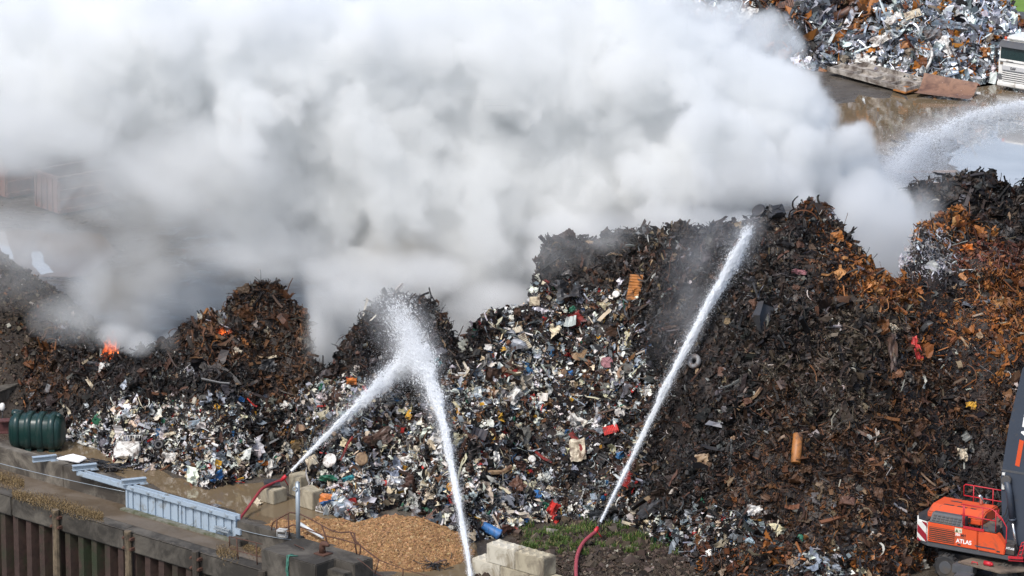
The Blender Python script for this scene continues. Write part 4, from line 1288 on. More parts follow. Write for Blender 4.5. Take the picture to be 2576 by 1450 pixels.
MB().span((-.6, -.25, 0), (4.2, .25, 1.25)).build('panel', M['concrete'], sw, bevel=.03)
MB().span((-.6, -.3, 1.253), (4.2, .3, 1.33)).build('coping', M['concrete_dark'], sw, bevel=.02)
lp = empty('globe_lamp', tuple(G(7, 1072)), 0, 'small white globe lamp on a thin post beside the side wall', 'lamp')
MB().tube([(0, 0, 0), (0, 0, .75)], .03, 8).build('post', M['black_steel'], lp)
mb = MB()
hull(mb, [-.13, -.11, -.05, .05, .11, .13], [.3, .6, .95, .95, .6, .3], 12, .14, .2, .92)
mb.build('globe', M['white_paint'], lp)
sk = empty('white_sacks', tuple(G(180, 1163)), R(-25), 'bundle of long white plastic sacks lying behind the flood wall', 'sacks')
M['white_sack'] = mat('white_sack', (.82, .82, .82), .5, var=.06)
for k in range(5):
    MB().tube([(-.6 + .05 * k, -.3 + .14 * k, .14 + .05 * (k % 2)), (-.55 + .05 * k, -.3 + .14 * k, .16), (.0, -.3 + .15 * k, .20 + .07 * (k % 2)), (.5, -.28 + .15 * k, .16), (.6, -.28 + .15 * k, .14)], [.03, .07, .085, .075, .03], 8).build('sack', M['white_sack'], sk)
rr = random.Random(8)
mb = MB()
for k in range(60):
    p = Vector((rr.uniform(-.9, .9), rr.uniform(-.35, .35), rr.uniform(.02, .25)))
    mb.tube([p, p + Vector((rr.uniform(-.5, .5), rr.uniform(-.2, .2), rr.uniform(-.05, .15))), p + Vector((rr.uniform(-.7, .7), rr.uniform(-.3, .3), 0))], rr.uniform(.015, .05), 5)
o = mb.build('cable_tangle', M['black_steel'])
o.location = tuple(G(255, 1180)); o.rotation_euler = (0, 0, R(-35))
tag(o, 'black tangle of hoses and cables between the white sacks and puddle', 'cables')

M['block'] = mat('cast_block', (.40, .35, .25), .85, var=.18, scale=1.5, dirt=(.17, .14, .10), dirt_amt=.35, dirt_scale=1.1, bump=.015)
M['block_pale'] = mat('pale_cast_block', (.52, .48, .39), .85, var=.15, scale=1.5, dirt=(.22, .18, .12), dirt_amt=.3, dirt_scale=1.3, bump=.015)


def block(P, ang, L, Wd, Hh, m, label, group, studs=True):
    t = empty('concrete_block', tuple(P), ang, label, 'concrete block', group)
    MB().span((0, 0, 0), (L, Wd, Hh)).build('body', m, t, bevel=.03)
    if studs:
        mb = MB()
        nx_, ny_ = (4, 2) if L > 1.2 else (2, 2)
        for i in range(nx_):
            for j in range(ny_):
                c = Vector((L * (i + .5) / nx_, Wd * (j + .5) / ny_, Hh + .002))
                a = .12
                mb.add([c + Vector((-a, -a, 0)), c + Vector((a, -a, 0)), c + Vector((a, a, 0)), c + Vector((-a, a, 0)), c + Vector((-.04, -.04, .075)), c + Vector((.04, -.04, .075)), c + Vector((.04, .04, .075)), c + Vector((-.04, .04, .075))],
                       [(4, 5, 6, 7), (0, 1, 5, 4), (1, 2, 6, 5), (2, 3, 7, 6), (3, 0, 4, 7)])
        mb.build('studs', m, t)
    return t


BA = math.atan2(-1.1, 1.2)
BX = Vector((math.cos(BA), math.sin(BA), 0))
b0 = Vector(G(1132 + 340 * .2686, 1069.3 + 1108 * .2686, 1.62))
gname = 'interlocking blocks stacked by the soil mound'
block(b0 - Vector((0, 0, .81)), BA, 1.59, .8, .8, M['block_pale'], 'whitish upper block of the stack, farther from the grass', gname)
block(b0 + BX * 1.61 - Vector((0, 0, .81)), BA, 1.59, .8, .8, M['block'], 'tan upper block of the stack, its end facing the grass', gname)
for k, (m, w) in enumerate(((M['block_pale'], 'lower block jutting out at the jet end of the stack'), (M['block'], 'stained lower block in the middle of the stack'), (M['block'], 'lower block under the tan upper block of the stack'))):
    q = b0 + BX * (-.82 + 1.61 * k)
    block((q.x, q.y, 0), BA, 1.59, .8, .8, m, w, gname, k == 0)
gname = 'concrete cubes at the edge of the puddle'
for (cx, cy_), L, Wd, Hh, a, w in (((455, 752), .85, .82, .62, 48, 'tan concrete cube carrying the black board and hose nozzle'), ((820, 803), .80, .95, .82, 46, 'tan concrete cube behind the steel pole with scraps on top'),
                                   ((705, 690), .8, .8, .95, 42, 'tan cube half buried between the two front cubes'), ((965, 690), .8, .8, .8, 42, 'half buried tan cube next to the orange box')):
    block(G(*c2(cx, cy_)), R(a), L, Wd, Hh, M['block'], w, gname, False)

def hit(u, v, hf=None, y0=182, y1=240, st=.05):
    hf = hf or h_main
    d = ray(u, v)
    ys = np.arange(y0, y1, st)
    t = ys / d[1]
    x, z = d[0] * t, H + d[2] * t
    m = np.nonzero(z <= hf(x, ys))[0]
    k = m[0] if len(m) else -1
    return np.array([x[k], ys[k], z[k]])


# hoses and nozzles
M['hose'] = mat('red_hose', (.24, .022, .03), .55, var=.2, scale=6)
M['hose_pink'] = mat('faded_red_hose', (.33, .06, .075), .6, var=.15, scale=6)


def hose(name, pts, r, m, label, nozzle_to, nm):
    P = [Vector(p) for p in pts]
    # smooth the path
    Q = []
    for i in range(len(P) - 1):
        p0, p1, p2, p3 = P[max(i - 1, 0)], P[i], P[i + 1], P[min(i + 2, len(P) - 1)]
        for k in range(6):
            t = k / 6
            Q.append(.5 * ((2 * p1) + (p2 - p0) * t + (2 * p0 - 5 * p1 + 4 * p2 - p3) * t * t + (3 * p1 - p0 - 3 * p2 + p3) * t ** 3))
    Q.append(P[-1])
    o0 = Q[0]
    t = empty(name, tuple(o0), 0, label, 'fire hose')
    I = Matrix.Translation(-o0)
    MB().tube(Q, r, 10).build('hose', m, t, xf=I)
    a = P[-1]
    d_ = (Vector(nozzle_to) - a).normalized()
    MB().tube([a, a + d_ * .12, a + d_ * .14, a + d_ * .32], [.085, .085, .1, .07], 10).build('coupling', M['red_paint'], t, xf=I)
    MB().tube([a + d_ * .3, a + d_ * .42, a + d_ * .62], [.07, .06, .045], 10).build('nozzle', M['black_steel'], t, xf=I)
    for sx in (-.28, .28):
        MB().tube([a + d_ * .15, a + Vector((sx, .1, -.25))], .025, 6).build('stand_leg', M['red_paint'], t, xf=I)
    return a + d_ * .62


J1 = [(722, 1203, 199.6), (830, 1085, 202), (940, 978, 205), (1020, 905, 207), (1068, 862, 208)]
J2 = [(1188, 1475, 186), (1168, 1340, 189.5), (1140, 1190, 194), (1108, 1040, 199), (1072, 920, 204), (1025, 835, 207), (985, 780, 208.5)]
J3 = [(1507, 1322, 194.6), (1590, 1150, 198.3), (1680, 960, 202), (1775, 772, 205), (1848, 640, 207), (1884, 578, 208)]
J4 = [(2680, 250, 249), (2560, 262, 249), (2440, 290, 248), (2340, 340, 246), (2275, 390, 244), (2225, 440, 241)]


def clear(J, mar):
    # keep the water in front of the slope it flies over
    out = []
    for (u, v, Y), m in zip(J, mar):
        p = hit(u, v)
        if p[1] < 235 and m is not None: Y = p[1] - m
        out.append((u, v, Y))
    return out


J1 = clear(J1, (.2, 1.3, 1.6, 1.2, .7))
J2 = clear(J2, (None, None, 1.5, 2.0, 1.6, .9, .5))
J3 = clear(J3, (None, 1.2, 1.8, 1.5, .9, .35))
n1 = hose('fire_hose', [G(604, 1304, .25), G(620, 1283, .3), G(640, 1255, .6), G(660, 1230, .78), G(690, 1215, .8), G(708, 1209, .82)], .065, M['hose'], 'red fire hose climbing from the gate over the tan cube', GY(*J1[1]), 1)
n3 = hose('fire_hose', [G(1452, 1480, .5), G(1449, 1440, .52), G(1452, 1400, .55), G(1466, 1368, .62), G(1486, 1348, .68), G(1497, 1340, .7)], .085, M['hose_pink'], 'thick faded red fire hose rising from the grassy soil', GY(*J3[1]), 1)
bd = MB().box((0, 0, 0), (.72, .5, .04)).box((-.05, .1, .035), (.6, .42, .02)).build('black_board', M['black_steel'])
bd.location = tuple(G(684, 1216, .78)); bd.rotation_euler = (R(12), R(4), R(12))
tag(bd, 'black flat board lying on the concrete cube over the hose', 'board')

# ================================================================== WATER JETS
M['spray'] = mat('white_water', (.9, .92, .95), .35, var=.03, spec=.5)
OCT_V = np.array([(1, 0, 0), (-.5, 1, 0), (-.5, -.5, .85), (-.5, -.5, -.85)], float)
OCT_F = np.array([(0, 1, 2), (0, 2, 3), (0, 3, 1), (1, 3, 2)])


def jet(path, rad, n, label, seed, dens=None, drop=(.007, .015), stretch=5., sag=0., mist=.35, start=None):
    rng = np.random.default_rng(seed)
    P = np.array([GY(*p) for p in path])
    if start is not None: P[0] = start
    L = np.concatenate([[0], np.cumsum(np.linalg.norm(np.diff(P, axis=0), axis=1))])
    f = L / L[-1]
    t = rng.random(n) if dens is None else np.interp(rng.random(n), dens[0], dens[1])
    c = np.stack([np.interp(t, f, P[:, k]) for k in range(3)], 1)
    tg = np.stack([np.gradient(P[:, k], L) for k in range(3)], 1)
    d = np.stack([np.interp(t, f, tg[:, k]) for k in range(3)], 1)
    d /= np.linalg.norm(d, axis=1)[:, None]
    r = np.interp(t, rad[0], rad[1])
    # the rope of water wanders and bunches along its length
    bunch = N1.fbm(t * 40 + seed, t * 0 + 3., 3)
    fine = rng.random(n) < mist
    # ropes: drops gather into strands that drift off the axis
    strand = rng.integers(0, 9, n)
    sx = np.stack([N1.fbm(t * 9 + 31 * strand, strand * 1.7 + seed, 3), N2.fbm(t * 9 + 17 * strand, strand * 2.3 + seed, 3), N1.fbm(t * 9 - 23 * strand, strand * 3.1 - seed, 3)], 1)
    g = np.where(fine[:, None], rng.normal(0, 1, (n, 3)) * rng.uniform(.5, 1.25, (n, 1)), sx * .55 + rng.normal(0, .22, (n, 3)))
    off = g * r[:, None] * (1 + .35 * bunch)[:, None]
    c = c + off
    c[:, 2] -= sag * rng.random(n) ** 2 * r * 2.2
    s = rng.uniform(*drop, n) * np.where(fine, .62, 1.)
    stretch = np.where(fine, 1.3, stretch)[:, None]
    e = np.cross(d, rng.normal(0, 1, (n, 3)))
    e /= np.linalg.norm(e, axis=1)[:, None]
    Bm = np.stack([d * stretch * rng.uniform(.5, 1.5, (n, 1)), e, np.cross(d, e)], 2) * s[:, None, None]
    V = np.einsum('nij,kj->nki', Bm, OCT_V) + c[:, None]
    Q = (OCT_F[None] + (np.arange(n) * 4)[:, None, None]).reshape(-1, 3)
    o0 = P[0]
    me = quads_mesh('water_jet', V.reshape(-1, 3) - o0, Q, M['spray'])
    return tag(link('water_jet', me, None, o0), label, 'water jet')


jet(J1, ([0, .3, .7, 1], [.03, .11, .36, .9]), 44000, 'jet of water slanting up from the hose on the concrete cube', 31, ([0, .25, .6, 1], [0, .27, .72, 1]), sag=.5, start=np.array(n1), mist=.45)
jet(J2, ([0, .3, .55, .72, .85, 1], [.07, .12, .19, .38, .85, 1.35]), 115000, 'thick foaming jet rising from the wet yard left of the block stack', 32, ([0, .4, .75, 1], [0, .44, .80, 1]), drop=(.007, .017), sag=.6, mist=.5)
jet(J3, ([0, .3, .7, 1], [.035, .085, .16, .36]), 90000, 'long thin jet shot from the grass up to the smoking crest', 33, ([0, .4, 1], [0, .38, 1]), sag=.9, start=np.array(n3), mist=.45)
jet(J4, ([0, .4, .75, 1], [.30, .45, .8, 1.1]), 130000, 'broad spray falling beyond the heap in front of the lorry', 34, sag=1.8, mist=.75, drop=(.008, .014))
# water breaking up where the two jets meet
jet([(1000, 790, 207.5), (1025, 850, 207), (1045, 930, 206.5), (1060, 1010, 205.5), (1070, 1080, 204.)], ([0, .5, 1], [.8, 1.1, 1.2]), 90000, 'drifting cloud of drops where two jets cross over the dark mound', 35, sag=1.2, mist=1., drop=(.008, .014), stretch=1.2)

# ================================================================== FLAMES
def fire_mat():
    m = bpy.data.materials.new('fire')
    m.use_nodes = True
    nt = m.node_tree
    nt.nodes.clear()
    out, e = nt.nodes.new('ShaderNodeOutputMaterial'), nt.nodes.new('ShaderNodeEmission')
    tc, n1, r = nt.nodes.new('ShaderNodeTexCoord'), nt.nodes.new('ShaderNodeTexNoise'), nt.nodes.new('ShaderNodeValToRGB')
    n1.inputs['Scale'].default_value = 6
    n1.inputs['Detail'].default_value = 5
    r.color_ramp.elements[0].color = (.25, .012, .002, 1)
    r.color_ramp.elements[1].color = (1, .20, .035, 1)
    r.color_ramp.elements[0].position, r.color_ramp.elements[1].position = .38, .66
    nt.links.new(tc.outputs['Object'], n1.inputs['Vector'])
    nt.links.new(n1.outputs['Fac'], r.inputs['Fac'])
    nt.links.new(r.outputs['Color'], e.inputs['Color'])
    e.inputs['Strength'].default_value = 5.5
    nt.links.new(e.outputs[0], out.inputs['Volume'])
    return m


M['fire'] = fire_mat()


for i, (u, v, w, h_, word) in enumerate(((276, 884, .36, 1.15, 'tall reddish flame flaring between the smoke and the burnt ledge'), (556, 833, .2, .36, 'small orange flame in the pale ash of the brown mound'), (576, 834, .16, .24, 'tiny orange flame beside the flame in the pale ash'), (772, 822, .15, .26, 'small red flame on the smoky flank of the brown mound'), (784, 832, .1, .2, 'spark of red flame lowest on the smoky flank'))):
    p = hit(u, v)
    rr = random.Random(i + 3)
    mb = MB()
    for k in range(16):
        a = rr.uniform(0, 6.28)
        q = Vector((rr.gauss(0, .5) * w, rr.gauss(0, .3) * w - .1, 0))
        hh = h_ * rr.uniform(.35, 1) * (1 - .5 * abs(q.x) / (w * 1.2))
        l1, l2 = rr.uniform(-.3, .3) * w, rr.uniform(-.5, .5) * w
        mb.tube([q, q + Vector((l1 * .3, 0, hh * .2)), q + Vector((l1, 0, hh * .5)), q + Vector((l2, 0, hh))], [w * .2, w * .26, w * .16, .005], 7)
    o = mb.build('flame', M['fire'])
    o.location = tuple(p + np.array([0, -.05, -.05]))
    tag(o, word, 'flame')

# ================================================================== SINGLE PIECES OF SCRAP
def rnd_normal(hf, p):
    return Vector(normals(hf, np.array([p[0]]), np.array([p[1]]))[0])


PM = {}
PCOL = {'white': (.70, .68, .63), 'cream': (.60, .52, .38), 'grey': (.20, .205, .21), 'silver': (.55, .58, .62), 'black': (.025, .024, .025), 'rust brown': (.11, .05, .03), 'orange rusted': (.36, .14, .035), 'brown': (.08, .045, .032),
        'red': (.50, .03, .022), 'blue': (.03, .14, .36), 'green': (.02, .13, .075), 'teal': (.03, .22, .25), 'yellow': (.60, .33, .03), 'pink': (.30, .13, .14), 'tan': (.30, .20, .11), 'charcoal': (.035, .035, .038), 'orange': (.60, .17, .02), 'blue grey': (.22, .28, .33), 'dark red': (.20, .025, .02), 'pale blue': (.35, .48, .58)}


def pm(col):
    if col not in PM:
        c = PCOL[col]
        light = sum(c) > .6
        met = .6 if col == 'silver' else 0.
        PM[col] = mat('scrap_' + col.replace(' ', '_'), c, .5, met, var=.25, scale=2.5, dirt=(.085, .042, .024) if light else (.03, .024, .02), dirt_amt=.38 if light else .3, dirt_scale=2.4)
    return PM[col]


def thick(V, Q, th):
    """gives a sheet of quads its thickness"""
    V = np.asarray(V)
    n = len(V)
    V2 = np.concatenate([V + [0, 0, th / 2], V - [0, 0, th / 2]])
    Q = np.asarray(Q)
    from collections import Counter
    ed = Counter()
    for q in Q:
        for k in range(4): ed[tuple(sorted((q[k], q[(k + 1) % 4])))] += 1
    side = [(a, b, b + n, a + n) for q in Q for a, b in [(q[k], q[(k + 1) % 4]) for k in range(4)] if ed[tuple(sorted((a, b)))] == 1]
    return V2, np.concatenate([Q, Q[:, ::-1] + n, np.array(side)])


def g_sheet(r, w, h, amp=.10, n=8, bend=.3, ragged=.03):
    a = np.linspace(-.5, .5, n)
    X, Y = np.meshgrid(a, a, indexing='ij')
    E_ = np.maximum(np.abs(X), np.abs(Y)) > .45
    X, Y = X + r.normal(0, ragged, X.shape) * E_, Y + r.normal(0, ragged, X.shape) * E_
    lat = Noise(int(r.integers(1e6)))
    Z = lat.fbm(X * 2.6 + 5, Y * 2.6 + 5, 3) * amp
    th = r.uniform(0, 6.28)
    s = X * math.cos(th) + Y * math.sin(th)
    Z = Z + r.choice([-1, 1]) * bend * s * s - abs(bend) * .4 * np.abs(s - .1)
    V = np.stack([X * w, Y * h, Z * max(w, h)], -1).reshape(-1, 3)
    i, j = [q.ravel() for q in np.meshgrid(range(n - 1), range(n - 1), indexing='ij')]
    return thick(V, np.stack([i * n + j, (i + 1) * n + j, (i + 1) * n + j + 1, i * n + j + 1], 1), .012)


def g_ribbed(r, w, h, nr=9):
    n = nr * 2 + 1
    X, Y = np.meshgrid(np.linspace(-.5, .5, n), np.linspace(-.5, .5, 5), indexing='ij')
    Z = .05 * (np.arange(n) % 2)[:, None] + .25 * r.normal() * X * X + .2 * r.normal() * Y * Y + r.normal(0, .006, X.shape)
    V = np.stack([X * w, Y * h, Z * min(w, h)], -1).reshape(-1, 3)
    i, j = [q.ravel() for q in np.meshgrid(range(n - 1), range(4), indexing='ij')]
    return thick(V, np.stack([i * 5 + j, (i + 1) * 5 + j, (i + 1) * 5 + j + 1, i * 5 + j + 1], 1), .015)


def g_strip(r, w, h):
    n = 10
    t = np.linspace(-.5, .5, n)
    b = r.uniform(-.6, .6)
    V = []
    for k in t:
        tw = k * r.uniform(.5, 1.2)
        for sg_ in (-.5, .5): V.append((k * w, sg_ * h * math.cos(tw) + b * k * k * w, sg_ * h * math.sin(tw) + .25 * math.sin(k * 5) * h * 2))
    i = np.arange(n - 1) * 2
    return thick(np.array(V), np.stack([i, i + 1, i + 3, i + 2], 1), .012)


def g_mb(f):
    def g(r, w, h):
        mb = MB()
        f(mb, r, w, h)
        return mb
    return g


def _beam(mb, r, w, h):
    a = r.uniform(-.15, .15) * w
    mb.tube([(-w / 2, 0, 0), (-w * .1, a * .5, .02), (w * .2, a, 0), (w / 2, a * .4, .04)], h / 2, 5, False)


def _tube(mb, r, w, h):
    a = r.uniform(-.5, .5) * w
    mb.tube([(-w / 2, 0, 0), (-w * .25, a * .4, .05), (0, a * .6, .1), (w * .25, a * .4, .05), (w / 2, -a * .3, 0)], h / 2, 7)


def _drum(mb, r, w, h):
    x = w / 2
    mb.tube([(-x, 0, 0), (-x * .96, 0, 0), (-x * .35, 0, 0), (-x * .3, 0, 0), (x * .3, 0, 0), (x * .35, 0, 0), (x * .96, 0, 0), (x, 0, 0)], [h * .44, h * .5, h * .5, h * .52, h * .52, h * .5, h * .5, h * .44], 16)


def _tub(mb, r, w, h):
    x = w / 2
    mb.tube([(-x, 0, 0), (-x * .9, 0, 0), (x * .8, 0, 0), (x * .82, 0, 0), (x, 0, 0)], [h * .36, h * .40, h * .48, h * .54, h * .54], 14)
    mb.span((-x * .5, -h * .52, -h * .1), (x * .5, -h * .4, h * .1))


def _tyre(mb, r, w, h):
    R_, q = w / 2, w * .17
    vs, n, m_ = [], 20, 8
    for k in range(n):
        a = 2 * math.pi * k / n
        for j in range(m_):
            b = 2 * math.pi * j / m_
            rr_ = R_ - q + q * math.cos(b)
            vs.append((rr_ * math.cos(a), rr_ * math.sin(a), q * 1.1 * math.sin(b)))
    mb.add(vs, [(k * m_ + j, ((k + 1) % n) * m_ + j, ((k + 1) % n) * m_ + (j + 1) % m_, k * m_ + (j + 1) % m_) for k in range(n) for j in range(m_)], True)


def _box(mb, r, w, h):
    # a dented, squashed casing
    d = min(w, h) * r.uniform(.5, .8)
    nu, nv, vs = 14, 8, []
    lat = Noise(int(r.integers(1e6)))
    for j in range(nv + 1):
        b = math.pi * (j / nv - .5)
        for i in range(nu):
            a = 2 * math.pi * i / nu
            sp = lambda t, e: math.copysign(abs(t) ** e, t)
            k = 1 + .32 * float(lat.fbm(np.array(math.cos(a) * 1.6 + 5), np.array(math.sin(a) * 1.6 + b * 1.4 + 9), 3))
            vs.append((k * w / 2 * sp(math.cos(b), .4) * sp(math.cos(a), .4), k * h / 2 * sp(math.cos(b), .4) * sp(math.sin(a), .4), k * d / 2 * sp(math.sin(b), .5)))
    mb.add(vs, [(j * nu + i, j * nu + (i + 1) % nu, (j + 1) * nu + (i + 1) % nu, (j + 1) * nu + i) for j in range(nv) for i in range(nu)])


def _lid(mb, r, w, h):
    mb.tube([(0, 0, -.03), (0, 0, 0), (0, 0, .03), (0, 0, .05)], [w * .46, w * .5, w * .5, w * .38], 16)


def _rack(mb, r, w, h):
    for s_ in (-1, 1): mb.tube([(-w / 2, s_ * h / 2, 0), (w / 2, s_ * h / 2, 0)], .022, 5)
    n = 11
    for k in range(n): mb.tube([(-w / 2 + w * k / (n - 1), -h / 2, 0), (-w / 2 + w * k / (n - 1), h / 2, .03 * r.normal())], .016, 5)


def _fan(mb, r, w, h):
    vs, n = [], 13
    for k in range(n):
        a = math.pi * (.05 + .9 * k / (n - 1))
        z = .06 * (k % 2)
        vs += [(math.cos(a) * w * .18, math.sin(a) * h * .25 - h * .4, z), (math.cos(a) * w * .5, math.sin(a) * h * .95 - h * .4, z + .08)]
    mb.add(vs, [(2 * k, 2 * k + 1, 2 * k + 3, 2 * k + 2) for k in range(n - 1)])


def _tangle(mb, r, w, h):
    for k in range(34):
        p = Vector((r.normal(0, .22) * w, r.normal(0, .22) * h, r.uniform(0, .3) * h))
        q = p + Vector((r.normal(0, .3) * w, r.normal(0, .3) * h, r.normal(0, .1) * h))
        mb.tube([p, (p + q) / 2 + Vector((r.normal(0, .1) * w, r.normal(0, .1) * h, .05)), q], .02, 4)


FORM = {'crumpled_sheet': lambda r, w, h: g_sheet(r, w, h, .26, 9, .3, .045), 'flat_sheet': lambda r, w, h: g_sheet(r, w, h, .10, 8, .26, .03), 'slatted_scrap': g_ribbed, 'bent_strip': g_strip, 'scrap_beam': g_mb(_beam), 'bent_tube': g_mb(_tube),
        'drum': g_mb(_drum), 'tub': g_mb(_tub), 'tyre': g_mb(_tyre), 'crushed_box': g_mb(_box), 'round_lid': g_mb(_lid), 'wire_rack': g_mb(_rack), 'fluted_piece': g_mb(_fan), 'wire_tangle': g_mb(_tangle)}
CATS = {'crumpled_sheet': 'scrap sheet', 'flat_sheet': 'scrap sheet', 'slatted_scrap': 'panel', 'bent_strip': 'scrap strip', 'scrap_beam': 'beam', 'bent_tube': 'tube', 'drum': 'drum', 'tub': 'tub', 'tyre': 'tyre', 'crushed_box': 'crushed box', 'round_lid': 'lid', 'wire_rack': 'rack', 'fluted_piece': 'scrap piece', 'wire_tangle': 'wire tangle'}
_pr = np.random.default_rng(404)


def piece(form, u, v, w, h, ang, col, label, hf=None, upm=57., cat=None, group=None, lift=.24, face=.8, **kw):
    """one scrap object lying on a heap: w, h in picture units, ang its turn against the horizontal as the photograph shows it"""
    hf = hf or h_main
    p = hit(u, v, hf, **kw)
    nr = rnd_normal(hf, p)
    toc = (Vector(CC) - Vector(p)).normalized()
    n = (nr + toc * face + Vector(_pr.normal(0, .16, 3))).normalized()
    x = Vector((1, 0, 0))
    x = (x - n * x.dot(n)).normalized()
    y = n.cross(x)
    a = R(ang)
    x, y = x * math.cos(a) + y * math.sin(a), y * math.cos(a) - x * math.sin(a)
    w, h = w / upm, h / upm
    g_ = FORM[form](_pr, w, h)
    if isinstance(g_, MB):
        o = g_.build(form, pm(col))
    else:
        o = link(form, quads_mesh(form, g_[0], g_[1], pm(col)))
    mt = Matrix.Identity(4)
    for i, ax in enumerate((x, y, n)):
        for k in range(3): mt[k][i] = ax[k]
    mt.translation = Vector(p) + n * (lift + .12 * min(w, h)) - Vector((0, 0, .04))
    o.matrix_world = mt
    return tag(o, label, cat or CATS[form], group)


